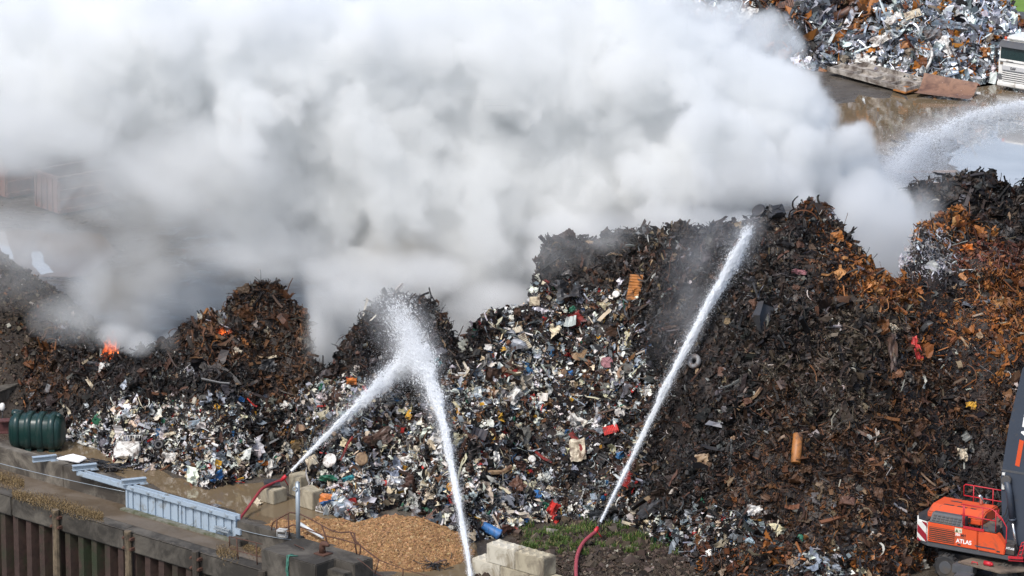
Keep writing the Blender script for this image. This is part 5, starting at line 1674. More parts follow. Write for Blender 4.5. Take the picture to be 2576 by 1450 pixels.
for a in (
    ('slatted_scrap', 1608, 726, 66, 40, 78, 'orange rusted', 'tall orange ribbed panel standing below the smoking crest'),
    ('slatted_scrap', 1285, 838, 56, 15, 26, 'cream', 'long cream louvred panel on the ragged shoulder, pointing uphill'),
    ('slatted_scrap', 1310, 862, 42, 24, -55, 'cream', 'short cream louvred panel just below the long louvred one'),
    ('slatted_scrap', 1347, 760, 24, 26, 90, 'cream', 'small cream basket like panel on the upper edge of the shoulder'),
    ('flat_sheet', 1262, 884, 16, 12, 20, 'yellow', 'small yellow plate below the cream louvred panels'),
    ('fluted_piece', 1467, 904, 46, 40, 180, 'tan', 'rust edged fluted bell shaped scrap in the middle of the pale slope'),
    ('crushed_box', 1525, 916, 28, 24, 10, 'pink', 'dull pink crushed box right of the fluted scrap'),
    ('crumpled_sheet', 1430, 740, 60, 52, 5, 'charcoal', 'large charcoal folded casing under the black crest'),
    ('round_lid', 1553, 745, 20, 20, 0, 'white', 'round white disc with holes left of the tall ribbed panel'),
    ('crumpled_sheet', 1440, 805, 36, 50, -60, 'dark red', 'dark red torn hood in the upper pale slope'),
    ('tub', 1229, 1336, 48, 26, -24, 'blue', 'bright blue plastic tub at the foot of the heap by the block stack'),
    ('crumpled_sheet', 1385, 1284, 34, 26, 60, 'red', 'bright red torn panel above the grass'),
    ('crumpled_sheet', 1393, 1308, 26, 20, 60, 'red', 'bright red flap just under the red torn panel by the grass'),
    ('slatted_scrap', 1537, 1084, 38, 22, 15, 'red', 'red corrugated sheet beside the long thin jet'),
    ('flat_sheet', 1455, 1135, 38, 56, 4, 'cream', 'upright cream panel leaning on the pale slope'),
    ('scrap_beam', 1452, 1118, 62, 14, -58, 'dark red', 'dark red bar lying across the upright cream panel'),
    ('crumpled_sheet', 1446, 1066, 34, 50, 60, 'white', 'white wrinkled sheeting above the cream panel with the red bar'),
    ('drum', 2006, 1133, 76, 24, 84, 'orange rusted', 'rusty gas cylinder standing upright on the dark brown slope'),
    ('flat_sheet', 2301, 880, 24, 62, 20, 'red', 'faded red strip of bodywork below the rust patch'),
    ('flat_sheet', 2240, 890, 22, 96, 2, 'brown', 'upright brown plank beside the faded red bodywork'),
    ('scrap_beam', 1888, 1003, 78, 9, 42, 'tan', 'tan wooden pole slanting on the dark slope'),
    ('tyre', 1756, 911, 38, 38, 0, 'grey', 'grey wheel ring half buried on the dark slope'),
    ('flat_sheet', 1652, 1272, 96, 40, 20, 'charcoal', 'big charcoal plate with raised edge just right of the nozzle jet'),
    ('flat_sheet', 1770, 1158, 38, 28, 5, 'tan', 'tan slatted board on the dark brown slope'),
    ('crumpled_sheet', 1105, 912, 30, 26, 30, 'teal', 'teal rag at the top of the dip between mound and shoulder'),
    ('drum', 656, 1167, 26, 14, 5, 'orange', 'bright orange canister above the black board'),
    ('crumpled_sheet', 834, 1204, 50, 18, -6, 'green', 'dark green sheeting behind the concrete cubes'),
    ('crumpled_sheet', 880, 1205, 30, 14, 20, 'teal', 'teal sheeting next to the dark green sheeting'),
    ('crushed_box', 828, 1252, 36, 24, 0, 'orange', 'orange rounded box beside the front concrete cube'),
    ('wire_rack', 822, 1279, 40, 26, -20, 'white', 'white wire rack at the water edge beside the concrete cubes'),
    ('crumpled_sheet', 836, 1263, 46, 10, 12, 'blue', 'blue sheeting over the white wire rack'),
    ('crumpled_sheet', 870, 1285, 54, 34, 8, 'blue grey', 'blue grey crushed ribbed casing right of the white wire rack'),
    ('wire_rack', 332, 1103, 62, 16, 0, 'white', 'white grille lying on the cream mattress by the puddle'),
    ('crushed_box', 328, 1132, 62, 44, -4, 'white', 'bulky cream white mattress at the water edge under the grille'),
    ('tyre', 402, 1124, 28, 28, 0, 'black', 'black tyre right of the cream white mattress'),
    ('flat_sheet', 234, 970, 9, 42, 35, 'cream', 'pale timber board on the burnt ledge, leaning uphill'),
    ('scrap_beam', 172, 1035, 34, 9, -60, 'cream', 'short pale timber at the left edge of the pale heap'),
    ('flat_sheet', 425, 1096, 44, 13, 14, 'cream', 'cream slatted board above the black tyre'),
    ('flat_sheet', 495, 1065, 36, 20, 10, 'blue grey', 'flat blue grey sheet in the middle of the left pale heap'),
    ('crumpled_sheet', 541, 1201, 42, 20, 28, 'blue', 'navy blue cloth at the puddle edge behind the gate'),
    ('crumpled_sheet', 430, 1155, 40, 26, 0, 'white', 'large white sack spilling into the puddle'),
    ('flat_sheet', 264, 925, 28, 26, -4, 'white', 'off white torn box face on the burnt ledge by the tall flame'),
    ('crumpled_sheet', 243, 926, 28, 40, 80, 'charcoal', 'charcoal sack left of the off white box face'),
    ('crumpled_sheet', 36, 975, 30, 34, 60, 'blue grey', 'blue grey cushion shaped sheet beside the side wall'),
    ('crumpled_sheet', 1024, 1155, 62, 26, 8, 'white', 'wide white bodywork panel in the pale heap above the tan gravel'),
    ('crumpled_sheet', 945, 1108, 72, 40, 25, 'brown', 'large dark brown sheet lying above the white bodywork'),
    ('scrap_beam', 880, 1130, 66, 6, 58, 'dark red', 'thin dark red pole left of the dark brown sheet'),
    ('flat_sheet', 797, 1166, 36, 36, 20, 'cream', 'square cream board beside the left jet'),
    ('round_lid', 838, 1163, 38, 38, 0, 'white', 'white washing machine drum front right of the square cream board'),
    ('round_lid', 905, 1155, 34, 34, 0, 'tan', 'rust rimmed round cover above the green sheeting'),
    ('crumpled_sheet', 675, 1186, 20, 56, -4, 'white', 'tall white leaf shaped sheet standing behind the black board'),
    ('crumpled_sheet', 1003, 1228, 44, 62, 80, 'silver', 'tall crumpled silver fridge skin above the tan gravel'),
    ('wire_tangle', 1107, 1240, 50, 40, 0, 'black', 'round black mass of wire left of the foaming jet'),
    ('crumpled_sheet', 1060, 1300, 40, 42, 60, 'grey', 'grey folded casing at the right foot above the tan gravel'),
    ('slatted_scrap', 1097, 1302, 40, 26, 30, 'rust brown', 'brown ribbed radiator at the edge of the small puddle'),
    ('crumpled_sheet', 930, 1305, 34, 14, 40, 'silver', 'silver torn sheet sliding onto the tan gravel'),
    ('crumpled_sheet', 985, 1214, 28, 26, 0, 'white', 'white tub like shell with a red bag beside it'),
    ('crumpled_sheet', 966, 1218, 18, 16, 0, 'red', 'red bag next to the white shell'),
    ('crumpled_sheet', 1293, 995, 40, 30, 50, 'white', 'white ragged sheet in the middle of the pale slope'),
    ('scrap_beam', 1362, 1148, 86, 7, -42, 'dark red', 'long dark red pipe slanting down the pale slope'),
    ('scrap_beam', 1240, 1183, 90, 12, 18, 'tan', 'thick tan branch like timber right of the foaming jet'),
    ('crumpled_sheet', 1240, 1150, 26, 26, 0, 'white', 'round white foil bundle above the tan timber'),
    ('crumpled_sheet', 1295, 1220, 36, 36, 40, 'rust brown', 'rust brown crumpled bag below the dark red pipe'),
    ('crumpled_sheet', 1270, 1240, 46, 30, -40, 'silver', 'shiny silver torn duct beside the rust brown bag'),
    ('crumpled_sheet', 1350, 1245, 22, 20, 0, 'blue', 'small bright blue bag right of the silver duct'),
    ('crumpled_sheet', 1366, 1268, 30, 14, -40, 'green', 'small bright green bag below the bright blue bag'),
    ('round_lid', 1335, 1160, 20, 20, 0, 'white', 'small white lid right of the round foil bundle'),
    ('wire_rack', 1640, 985, 26, 20, 20, 'white', 'small white rack just right of the long jet'),
    ('round_lid', 1916, 538, 36, 36, 0, 'charcoal', 'charcoal engine drum on the top of the smoking crest'),
    ('crushed_box', 1946, 540, 40, 30, 20, 'charcoal', 'charcoal engine block on the top of the crest'),
    ('crumpled_sheet', 2105, 600, 34, 26, 0, 'orange rusted', 'orange rusted open box on the right shoulder of the crest'),
    ('crumpled_sheet', 2010, 692, 40, 12, -8, 'pink', 'pale pink strip under the rusty right shoulder'),
    ('crumpled_sheet', 2425, 328 + 300, 36, 20, 10, 'orange', 'bright orange plate at the top of the rust patch'),
    ('crumpled_sheet', 1895, 1285, 36, 26, 0, 'white', 'white shredded bundle on the brown slope left of the orange machine'),
    ('crushed_box', 2125, 1265, 34, 24, 0, 'rust brown', 'rust brown crushed casing on the slope behind the orange machine'),
    ('crumpled_sheet', 2415, 1145, 26, 30, 0, 'cream', 'cream torn bundle on the slope left of the slate boom'),
    ('crumpled_sheet', 2440, 1028, 26, 18, 0, 'yellow', 'yellow scrap bag on the slope beside the boom'),
    ('crushed_box', 985, 785, 46, 40, 30, 'charcoal', 'angular charcoal tank on top of the dark middle mound'),
    ('crumpled_sheet', 1012, 765, 36, 30, 40, 'brown', 'folded brown plate on the peak of the dark middle mound'),
    ('flat_sheet', 598, 886, 22, 10, -40, 'cream', 'splinter of pale wood low on the brown mound'),
    ('bent_strip', 688, 902, 24, 6, 5, 'cream', 'thin pale splinter right of the wood on the brown mound'),
    ('crumpled_sheet', 665, 925, 50, 34, 20, 'charcoal', 'glossy charcoal sheet at the foot of the brown mound'),
    ('scrap_beam', 720, 815, 8, 60, 40, 'rust brown', 'short rusty bar leaning on the right flank of the brown mound'),
    ('scrap_beam', 1925, 800, 8, 84, 0, 'charcoal', 'thin upright charcoal bar in the dark slope right of the jet'),
    ('crumpled_sheet', 884, 960 + 0, 26, 18, 0, 'orange', 'bright orange flap at the foot of the dark middle mound'),
    ('drum', 1075, 1398, 46, 22, 36, 'dark red', 'burnt red heater casing lying on the wet yard right of the tan gravel'),
): piece(*a)
rr = np.random.default_rng(3)
# scrap lying on the yard itself
def yard_piece(form, u, v, w, h, ang, col, label, z=.12):
    return piece(form, u, v, w, h, ang, col, label, hf=lambda x, y: 0 * x, face=.5, lift=z)


yard_piece('crushed_box', 1126, 1383, 38, 26, 0, 'white', 'crushed white and brown can beside the burnt red heater')
yard_piece('crumpled_sheet', 645, 1268, 26, 22, 60, 'cream', 'cream scrap of sheet in the puddle under the red hose')
yard_piece('crumpled_sheet', 545, 1275, 28, 12, 10, 'grey', 'small grey scrap standing in the puddle behind the gate', .05)
yard_piece('crumpled_sheet', 440, 1182, 22, 8, 0, 'white', 'small white flake floating in the puddle', .03)
yard_piece('wire_tangle', 1100, 1430, 70, 40, 20, 'black', 'black wires scattered on the wet yard behind the rope fence', .03)
yard_piece('scrap_beam', 1075, 1375 + 60, 110, 4, 28, 'rust brown', 'long thin rusty rod across the wet yard', .05)

# steel frames and the curled sheet in front of the far heap
pf = dict(y0=262, y1=312, st=.1)
fl = empty('ribbed_grating', tuple(G(2214, 209)), R(-52), 'long pale steel frame lying at the foot of the far bright heap', 'steel frame')
M['pale_frame'] = mat('pale_frame', (.42, .38, .33), .75, var=.25, scale=1.5, dirt=(.10, .075, .06), dirt_amt=.4, dirt_scale=1.2)
MB().span((-3.6, -1.15, .2), (3.6, 1.15, .25)).build('plate', M['pale_frame'], fl)
for y in (-1.15, -.05, 1.07): MB().span((-3.6, y, .252), (3.6, y + .09, .5)).build('long_rib', M['pale_frame'], fl)
for x in (-3.5, -1.6, .3, 1.9, 3.45): MB().span((x, -1.05, .255), (x + .09, -.06, .45)).build('cross_rib', M['pale_frame'], fl)
MB().span((2.6, -1.3, .19), (3.7, -.2, .26)).build('rusty_end_plate', pm('orange rusted'), fl)
fl.rotation_euler = (R(4), R(1), R(-52))
fl.location.z = .1
cs_ = MB()
vs = []
for k in range(13):
    a = k / 12
    z = .05 + (.9 * (1 - a) ** 3) + .35 * max(0, a - .55) ** 1.3
    vs += [(-1.7, -1.1 + 2.3 * a, z * .7), (1.7, -1.1 + 2.3 * a, z + .1)]
cs_.add(vs, [(2 * k, 2 * k + 1, 2 * k + 3, 2 * k + 2) for k in range(12)], True)
o = cs_.build('curled_sheet', mat('brown_steel_sheet', (.24, .13, .08), .6, var=.25, scale=1.2, dirt=(.1, .05, .035), dirt_amt=.3))
o.location = tuple(G(2380, 240, .05)); o.rotation_euler = (0, 0, R(160))
tag(o, 'wide curled brown steel sheet lying by the puddle in front of the far heap', 'steel sheet')
o = MB().span((-1.6, -.06, 0), (1.6, .06, .1)).build('plank', mat('pale_plank', (.45, .33, .27), .8))
p = hit(2330, 437, h_back, 226, 246); o.location = tuple(p + np.array([0, -.2, .1])); o.rotation_euler = (0, 0, R(2))
tag(o, 'pale pink plank lying in the spray on the burnt back heap', 'plank')
for a in (
    ('crumpled_sheet', 2190, 40, 70, 92, -20, 'orange rusted', 'huge orange plate hanging down the far bright heap'),
    ('bent_strip', 2135, 60, 110, 16, 62, 'silver', 'long silver flashing left of the huge orange plate'),
    ('crumpled_sheet', 2262, 68, 52, 52, 20, 'white', 'big white folded sheet right of the huge orange plate'),
    ('slatted_scrap', 2300, 48, 40, 22, 14, 'cream', 'pale slotted pallet panel above the white folded sheet'),
    ('flat_sheet', 2375, 68, 70, 26, -10, 'blue grey', 'blue grey glazed door lying high on the far heap'),
    ('crumpled_sheet', 2340, 92, 40, 30, 30, 'grey', 'grey cabinet shell in the middle of the far heap'),
    ('bent_strip', 2420, 60, 66, 14, -48, 'white', 'white gutter leaning down right of the glazed door'),
    ('crumpled_sheet', 2120, 102, 52, 22, 10, 'orange rusted', 'orange folded plate left of the middle of the far heap'),
    ('wire_tangle', 2068, 100, 42, 36, 0, 'silver', 'bright bundle of silver wire on the far heap'),
    ('flat_sheet', 2230, 105, 60, 24, 4, 'white', 'long white board in the middle of the far heap'),
    ('flat_sheet', 2282, 113, 24, 22, 0, 'orange rusted', 'square orange plate between white boards'),
    ('flat_sheet', 2375, 132, 36, 56, 35, 'white', 'slanting white board near the lorry'),
    ('flat_sheet', 2185, 155, 50, 22, -15, 'white', 'white curved board above the steel frame'),
    ('crumpled_sheet', 1990, 145, 40, 20, -12, 'orange rusted', 'orange curled plate at the smoky edge of the far heap'),
    ('crumpled_sheet', 2474, 135, 26, 24, 0, 'orange rusted', 'orange crumpled plate beside the lorry cab'),
    ('flat_sheet', 2080, 188, 56, 14, -15, 'orange rusted', 'orange rail at the foot of the far heap by the frame'),
    ('bent_tube', 2338, 150, 70, 7, 80, 'white', 'thin white upright tube on the far heap'),
    ('crumpled_sheet', 1890, 48, 54, 40, -10, 'white', 'white sheet showing at the very edge of the smoke'),
    ('bent_tube', 2130, 15, 80, 24, 50, 'rust brown', 'thick brown coiled hose high on the far heap'),
    ('slatted_scrap', 1990, 20, 46, 26, 15, 'rust brown', 'brown mesh panel high on the smoky end of the far heap'),
): piece(*a[:7], label=a[7], hf=h_far, upm=38., lift=.55, **pf)

# further loose pieces, one description each
REG = [((350, 1110, 620, 1195), 'at the edge of the puddle behind the gate', 'white', 0), ((470, 985, 760, 1060), 'below the brown smoking mound', 'white', 0), ((650, 1060, 900, 1160), 'on the pale heap behind the concrete cubes', 'white', 0),
       ((900, 1170, 1130, 1280), 'above the tan gravel heap', 'white', 0), ((720, 960, 960, 1020), 'under the dark middle mound', 'white', 0), ((960, 1010, 1110, 1120), 'between the two crossing jets', 'white', 0),
       ((1160, 930, 1320, 1120), 'right of the foaming jet', 'white', 0), ((1190, 800, 1330, 900), 'on the ragged shoulder of the heap', 'mix', 0), ((1370, 700, 1600, 800), 'under the black smoking crest', 'mix', 0),
       ((1330, 900, 1560, 1040), 'in the middle of the pale slope', 'white', 0), ((1330, 1120, 1540, 1270), 'on the pale slope above the grass', 'white', 0), ((1190, 1240, 1340, 1330), 'behind the stacked concrete blocks', 'white', 0),
       ((1660, 900, 1900, 1180), 'on the black slope beside the long jet', 'dark', 0), ((1850, 1160, 2270, 1330), 'on the brown slope behind the orange machine', 'brown', 0), ((2050, 760, 2330, 1000), 'on the grey slope under the rust patch', 'brown', 0),
       ((2390, 690, 2560, 900), 'in the rust patch beside the boom', 'orange', 0), ((60, 900, 300, 1040), 'on the burnt ledge near the green tank', 'brown', 0), ((1720, 1300, 2100, 1440), 'at the foot of the slope by the soil mound', 'mix', 0),
       ((1400, 600, 1850, 680), 'on the black crest under the smoke', 'dark', 0), ((480, 740, 760, 920), 'on the brown smoking mound', 'brown', 0),
       ((2080, 110, 2330, 175), 'above the steel frame on the far heap', 'silver', 1), ((2360, 100, 2500, 195), 'beside the lorry on the far heap', 'silver', 1), ((2200, 20, 2480, 100), 'high on the far bright heap', 'silver', 1), ((1960, 40, 2120, 140), 'at the smoky end of the far heap', 'silver', 1)]
CH = {'white': ['white', 'cream', 'silver', 'grey', 'blue grey', 'rust brown', 'charcoal', 'tan', 'red', 'blue', 'yellow'], 'mix': ['white', 'cream', 'silver', 'rust brown', 'charcoal', 'dark red', 'brown', 'green'], 'dark': ['charcoal', 'brown', 'grey', 'rust brown', 'tan'],
      'brown': ['brown', 'rust brown', 'charcoal', 'tan', 'grey', 'orange rusted', 'cream'], 'orange': ['orange rusted', 'rust brown', 'charcoal', 'tan'], 'silver': ['silver', 'white', 'grey', 'blue grey', 'orange rusted', 'charcoal', 'rust brown']}
FW = {'crumpled_sheet': 'crumpled sheet', 'flat_sheet': 'bent plate', 'slatted_scrap': 'ribbed panel', 'bent_strip': 'twisted strip', 'bent_tube': 'bent tube', 'scrap_beam': 'broken bar', 'crushed_box': 'crushed box'}
GRP = {k: v + ('es' if v[-1] == 'x' else 's') + ' lying loose on the scrap heaps' for k, v in FW.items()}
rp_ = np.random.default_rng(99)
used = set()
for (u0, v0, u1, v1), where, ch, far_ in REG:
    big = 0
    for k in range(8):
        for _ in range(30):
            f_ = str(rp_.choice(list(FW), p=[.40, .12, .1, .18, .08, .1, .02]))
            c_ = str(rp_.choice(CH[ch]))
            if (f_, c_, where) not in used: break
        else: continue
        used.add((f_, c_, where))
        u, v = rp_.uniform(u0, u1), rp_.uniform(v0, v1)
        s = rp_.uniform(11, 24) * (1.25 if far_ else 1)
        w, h = (s * 1.7, s * .22) if f_ in ('bent_strip', 'bent_tube', 'scrap_beam') else (s, s * rp_.uniform(.5, .9))
        if f_ in ('bent_tube', 'scrap_beam'): h = s * .14
        kw = dict(hf=h_far, upm=42., **pf) if far_ else {}
        piece(f_, u, v, w, h, rp_.uniform(0, 180), c_, c_ + ' ' + FW[f_] + ' ' + where, group=GRP[f_], face=.35, lift=.12, **kw)

# ================================================================== SMOKE
# a cloud of round puffs, each budding smaller ones, filled into one volume; puffs stand where the photograph's billows stand
def volume(name, lo, st3, n, hi, dens, XYZ, col, aniso):
    X, Y, Z = XYZ
    me = bpy.data.meshes.new(name)
    me.vertices.add(dens.size)
    me.vertices.foreach_set('co', np.stack([X, Y, Z], -1).astype(np.float32).ravel())
    at = me.attributes.new('thickness', 'FLOAT', 'POINT')
    at.data.foreach_set('value', dens.ravel())
    ob = link(name, me)
    tag(ob, kind='stuff')
    vm = bpy.data.materials.new(name)
    vm.use_nodes = True
    nt = vm.node_tree
    nt.nodes.clear()
    pv = nt.nodes.new('ShaderNodeVolumePrincipled')
    out = nt.nodes.new('ShaderNodeOutputMaterial')
    nt.links.new(pv.outputs[0], out.inputs['Volume'])
    pv.inputs['Color'].default_value = (*col, 1)
    pv.inputs['Density'].default_value = 1
    pv.inputs['Anisotropy'].default_value = aniso
    g = bpy.data.node_groups.new(name + '_volume', 'GeometryNodeTree')
    g.interface.new_socket('Geometry', in_out='INPUT', socket_type='NodeSocketGeometry')
    g.interface.new_socket('Geometry', in_out='OUTPUT', socket_type='NodeSocketGeometry')
    N, L = g.nodes.new, g.links.new
    gi, go, vc, si, na, pos = N('NodeGroupInput'), N('NodeGroupOutput'), N('GeometryNodeVolumeCube'), N('GeometryNodeSampleIndex'), N('GeometryNodeInputNamedAttribute'), N('GeometryNodeInputPosition')
    si.data_type, si.domain, na.data_type = 'FLOAT', 'POINT', 'FLOAT'
    na.inputs[0].default_value = 'thickness'
    L(gi.outputs[0], si.inputs['Geometry'])
    L(na.outputs[0], si.inputs['Value'])
    s = pos.outputs[0]
    for op, val in (('SUBTRACT', tuple(lo)), ('DIVIDE', tuple(st3)), ('ADD', (.5, .5, .5)), ('FLOOR', None), ('DOT_PRODUCT', (float(n[1] * n[2]), float(n[2]), 1.))):
        q = N('ShaderNodeVectorMath')
        q.operation = op
        L(s, q.inputs[0])
        if val is not None: q.inputs[1].default_value = val
        s = q.outputs['Value'] if op == 'DOT_PRODUCT' else q.outputs[0]
    L(s, si.inputs['Index'])
    L(si.outputs[0], vc.inputs['Density'])
    vc.inputs['Min'].default_value, vc.inputs['Max'].default_value = tuple(lo), tuple(hi)
    for k in range(3): vc.inputs['Resolution ' + 'XYZ'[k]].default_value = int(n[k])
    sm = N('GeometryNodeSetMaterial')
    sm.inputs['Material'].default_value = vm
    L(vc.outputs[0], sm.inputs['Geometry'])
    L(sm.outputs[0], go.inputs[0])
    ob.modifiers.new('volume', 'NODES').node_group = g
    me.materials.append(vm)
    return ob


def smoke():
    rng = np.random.default_rng(2024)
    lo, hi, st = np.array([-27.6, 202., 0.]), np.array([20.4, 230.4, 25.2]), SMOKE_STEP
    n = np.round((hi - lo) / st).astype(int) + 1
    ax = [np.linspace(lo[i], hi[i], n[i]).astype(np.float32) for i in range(3)]
    st3 = (hi - lo) / (n - 1)
    Fd = np.full(n, -1., np.float32)

    def up(a, shape):
        for d in range(3):
            m = a.shape[d]
            t = np.linspace(0, m - 1.001, shape[d])
            i = t.astype(int)
            f = (t - i)
            f = (f * f * (3 - 2 * f)).astype(np.float32)
            sh = [1, 1, 1]
            sh[d] = -1
            f = f.reshape(sh)
            a = np.take(a, i, d) * (1 - f) + np.take(a, i + 1, d) * f
        return a

    def noise(cell, o=4, seed=0, g=.55, aniso=(1, 1, 1)):
        r = np.random.default_rng(seed)
        out, a = 0, 1.
        for k in range(o):
            sh = [max(2, int((hi[i] - lo[i]) / (cell * aniso[i] / 2 ** k)) + 2) for i in range(3)]
            sh = [min(s_, n[i]) for i, s_ in enumerate(sh)]
            out = out + a * up(r.uniform(-1, 1, sh).astype(np.float32), n)
            a *= g
        return out

    def ball(c, r, F_, k=1.):
        a = np.maximum(np.floor((c - r - lo) / st3).astype(int), 0)
        b = np.minimum(np.ceil((c + r - lo) / st3).astype(int) + 1, n)
        if (b <= a).any(): return
        sl = tuple(slice(a[i], b[i]) for i in range(3))
        d = np.sqrt((ax[0][sl[0]] - c[0])[:, None, None] ** 2 + ((ax[1][sl[1]] - c[1])[None, :, None]) ** 2 + (ax[2][sl[2]] - c[2])[None, None, :] ** 2)
        F_[sl] = np.maximum(F_[sl], np.minimum((r - d) / k, 1))

    def inside(poly, u, v):
        c = False
        for i in range(len(poly)):
            (x1, y1), (x2, y2) = poly[i], poly[i - 1]
            if (y1 > v) != (y2 > v) and u < (x2 - x1) * (v - y1) / (y2 - y1) + x1: c = not c
        return c

    D = [(2262, 700), (2300, 600), (2285, 520), (2255, 455), (2190, 385), (2150, 330), (2080, 275), (2055, 215), (1970, 165), (1905, 115), (1835, 80), (1770, 25), (1700, -60), (-120, -60), (-120, 340), (100, 370), (300, 370), (430, 470), (540, 560), (640, 630), (720, 660), (790, 720), (830, 820), (860, 820), (1000, 760), (1120, 830), (1160, 920), (1210, 850), (1345, 780), (1390, 640), (1500, 625), (1850, 610), (1905, 560), (1880, 530), (1810, 465), (1785, 420), (1825, 405), (1900, 440), (1960, 530), (2040, 510), (2120, 590), (2190, 670)]
    yc_at = lambda u: float(np.interp(u, _U, _C[:, 1]))
    puffs = []
    # inner mass: never crossing the outline by more than a part of its radius
    tries = 0
    while len(puffs) < 560 and tries < 60000:
        tries += 1
        u, v = rng.uniform(-120, 2280), rng.uniform(-60, 760)
        if not inside(D, u, v): continue
        r = rng.choice([45, 80, 130, 190], p=[.36, .3, .2, .14])
        m = sum(inside(D, u + r * .8 * math.cos(a), v + r * .8 * math.sin(a)) for a in np.linspace(0, 6.28, 9)[:8])
        if m < 8: continue
        base = np.interp(v, [0, 330, 520, 800], [211.5, 212.5, 211.5, 209.])
        yb = max(base + rng.uniform(0, 8), yc_at(u) + .7 + r / 57 * .6 if v > 430 else 0)
        puffs.append((u, v, yb, r))
    # named billows
    for q in ((1680, 480, 213, 62), (1760, 500, 213, 50), (1840, 535, 212, 34), (1600, 420, 213, 80), (1500, 440, 213.5, 80), (1700, 350, 213, 60), (1740, 420, 213, 60), (1610, 330, 214, 62), (1650, 350, 213, 40), (1800, 560, 211.5, 24), (1700, 545, 211, 26), (1620, 555, 211, 26), (1530, 560, 211, 26),
              (1180, 640, 212, 60), (1150, 690, 212, 44), (1240, 680, 212, 56), (1290, 720, 212, 40), (1120, 720, 212, 34), (1200, 740, 211.6, 30), (1320, 740, 211.5, 26), (1265, 640, 212, 36),
              (1110, 420, 213, 90), (950, 560, 213, 80), (700, 520, 214, 70), (640, 430, 214, 70), (560, 320, 214, 70), (800, 380, 214, 90),
              (2230, 640, 213, 36), (2190, 590, 213, 44), (2150, 540, 213, 50), (2200, 500, 213, 50), (2240, 560, 213, 40), (2120, 470, 213, 60), (2170, 420, 213.5, 56), (2060, 420, 213.5, 60), (2285, 545, 213, 26), (2290, 590, 213, 22), (2270, 480, 213.5, 30), (2100, 330, 214, 46), (2040, 300, 214, 60), (2000, 220, 214, 50), (1920, 180, 214, 60), (1880, 110, 214, 50), (1800, 60, 214, 60)):
        puffs.append(q)
    edge = [(2262, 690), (2300, 590), (2295, 520), (2255, 455), (2190, 385), (2150, 330), (2080, 275), (2055, 215), (1970, 165), (1905, 115), (1835, 80), (1770, 25), (1700, -60)]
    for (a, b), (c, d) in zip(edge[:-1], edge[1:]):
        m = max(2, int(math.hypot(c - a, d - b) / 22))
        for k in range(m):
            t = k / m
            r = rng.uniform(34, 70)
            dx, dy = (d - b), -(c - a)
            q = math.hypot(dx, dy)
            puffs.append((a + (c - a) * t + dx / q * r * .95, b + (d - b) * t + dy / q * r * .95, rng.uniform(212.6, 216.5), r))
    P1 = [(GY(u, v, Y), r / F * math.hypot(Y, 45)) for u, v, Y, r in puffs]
    P1 = [(GY(u, v, max(Y, yc_at(u) + .5 + r / 57 * .5) if v > 430 else Y), r / F * math.hypot(Y, 45)) for u, v, Y, r in puffs]
    for c, r in P1: ball(c, r, Fd, max(.5, r * .45))
    # budding
    for c, r in P1:
        for k in range(7):
            d = rng.normal(0, 1, 3)
            d /= np.linalg.norm(d)
            d[1] = -abs(d[1]) if rng.random() < .6 else d[1]
            r2 = r * rng.uniform(.25, .55)
            c2_ = c + d * r * rng.uniform(.72, .92)
            ball(c2_, r2, Fd, max(.35, r2 * .5))
            if r2 > .5:
                for j in range(5):
                    e = d + rng.normal(0, .8, 3)
                    e /= np.linalg.norm(e)
                    ball(c2_ + e * r2 * .85, r2 * rng.uniform(.3, .45), Fd, .3)
    # wind and heat shear the puffs into rolls and wisps
    idx = np.meshgrid(*[np.arange(k, dtype=np.float32) for k in n], indexing='ij')
    wp = [idx[i] + (noise(6.5, 2, 40 + i, .5) * .9 + noise(1.9, 4, 50 + i, .6) * .42) / st3[i] for i in range(3)]
    wp = [np.clip(wp[i], 0, n[i] - 1.002) for i in range(3)]
    i0 = [q.astype(np.int32) for q in wp]
    fr_ = [(wp[i] - i0[i]).astype(np.float32) for i in range(3)]
    acc = 0
    for a in (0, 1):
        for b in (0, 1):
            for c in (0, 1):
                acc = acc + Fd[i0[0] + a, i0[1] + b, i0[2] + c] * (fr_[0] if a else 1 - fr_[0]) * (fr_[1] if b else 1 - fr_[1]) * (fr_[2] if c else 1 - fr_[2])
    Fd = acc
    nz = noise(2.0, 5, 7, .66)
    nb = noise(9., 4, 8, .55)
    # streaks drawn out along the wind, which carries the smoke up to the left
    q1, q2 = (-.83 * (idx[0] * st3[0]) + .56 * (idx[2] * st3[2])) / st3[0] / 3.0, (.56 * (idx[0] * st3[0]) + .83 * (idx[2] * st3[2])) / st3[2]
    q1, q2 = np.mod(q1, n[0] - 1.01), np.mod(q2, n[2] - 1.01)
    a0, c0 = q1.astype(np.int32), q2.astype(np.int32)
    fa, fc = (q1 - a0).astype(np.float32), (q2 - c0).astype(np.float32)
    jy = idx[1].astype(np.int32)
    nw = noise(1.7, 5, 23, .62)
    nw = (nw[a0, jy, c0] * (1 - fa) + nw[a0 + 1, jy, c0] * fa) * (1 - fc) + (nw[a0, jy, c0 + 1] * (1 - fa) + nw[a0 + 1, jy, c0 + 1] * fa) * fc
    f = Fd * .95 + .45 * nz + .48 * nw - .04
    dens = np.clip(f / .5, 0, 1)
    dens = dens * dens * (3 - 2 * dens) * np.clip(.95 + .3 * nb + .25 * nw, .45, 1.3) * .72
    # thinner smoke: screens of drifting veil, thicker where listed (u, v, ru, rv, density)
    X, Y, Z = np.meshgrid(*ax, indexing='ij')
    zz = (Y * CF[1] + (Z - H) * CF[2])
    U = 1288 + F * X / zz
    V = 725 - F * (Y * CU[1] + (Z - H) * CU[2]) / zz
    veil = np.zeros(n, np.float32)
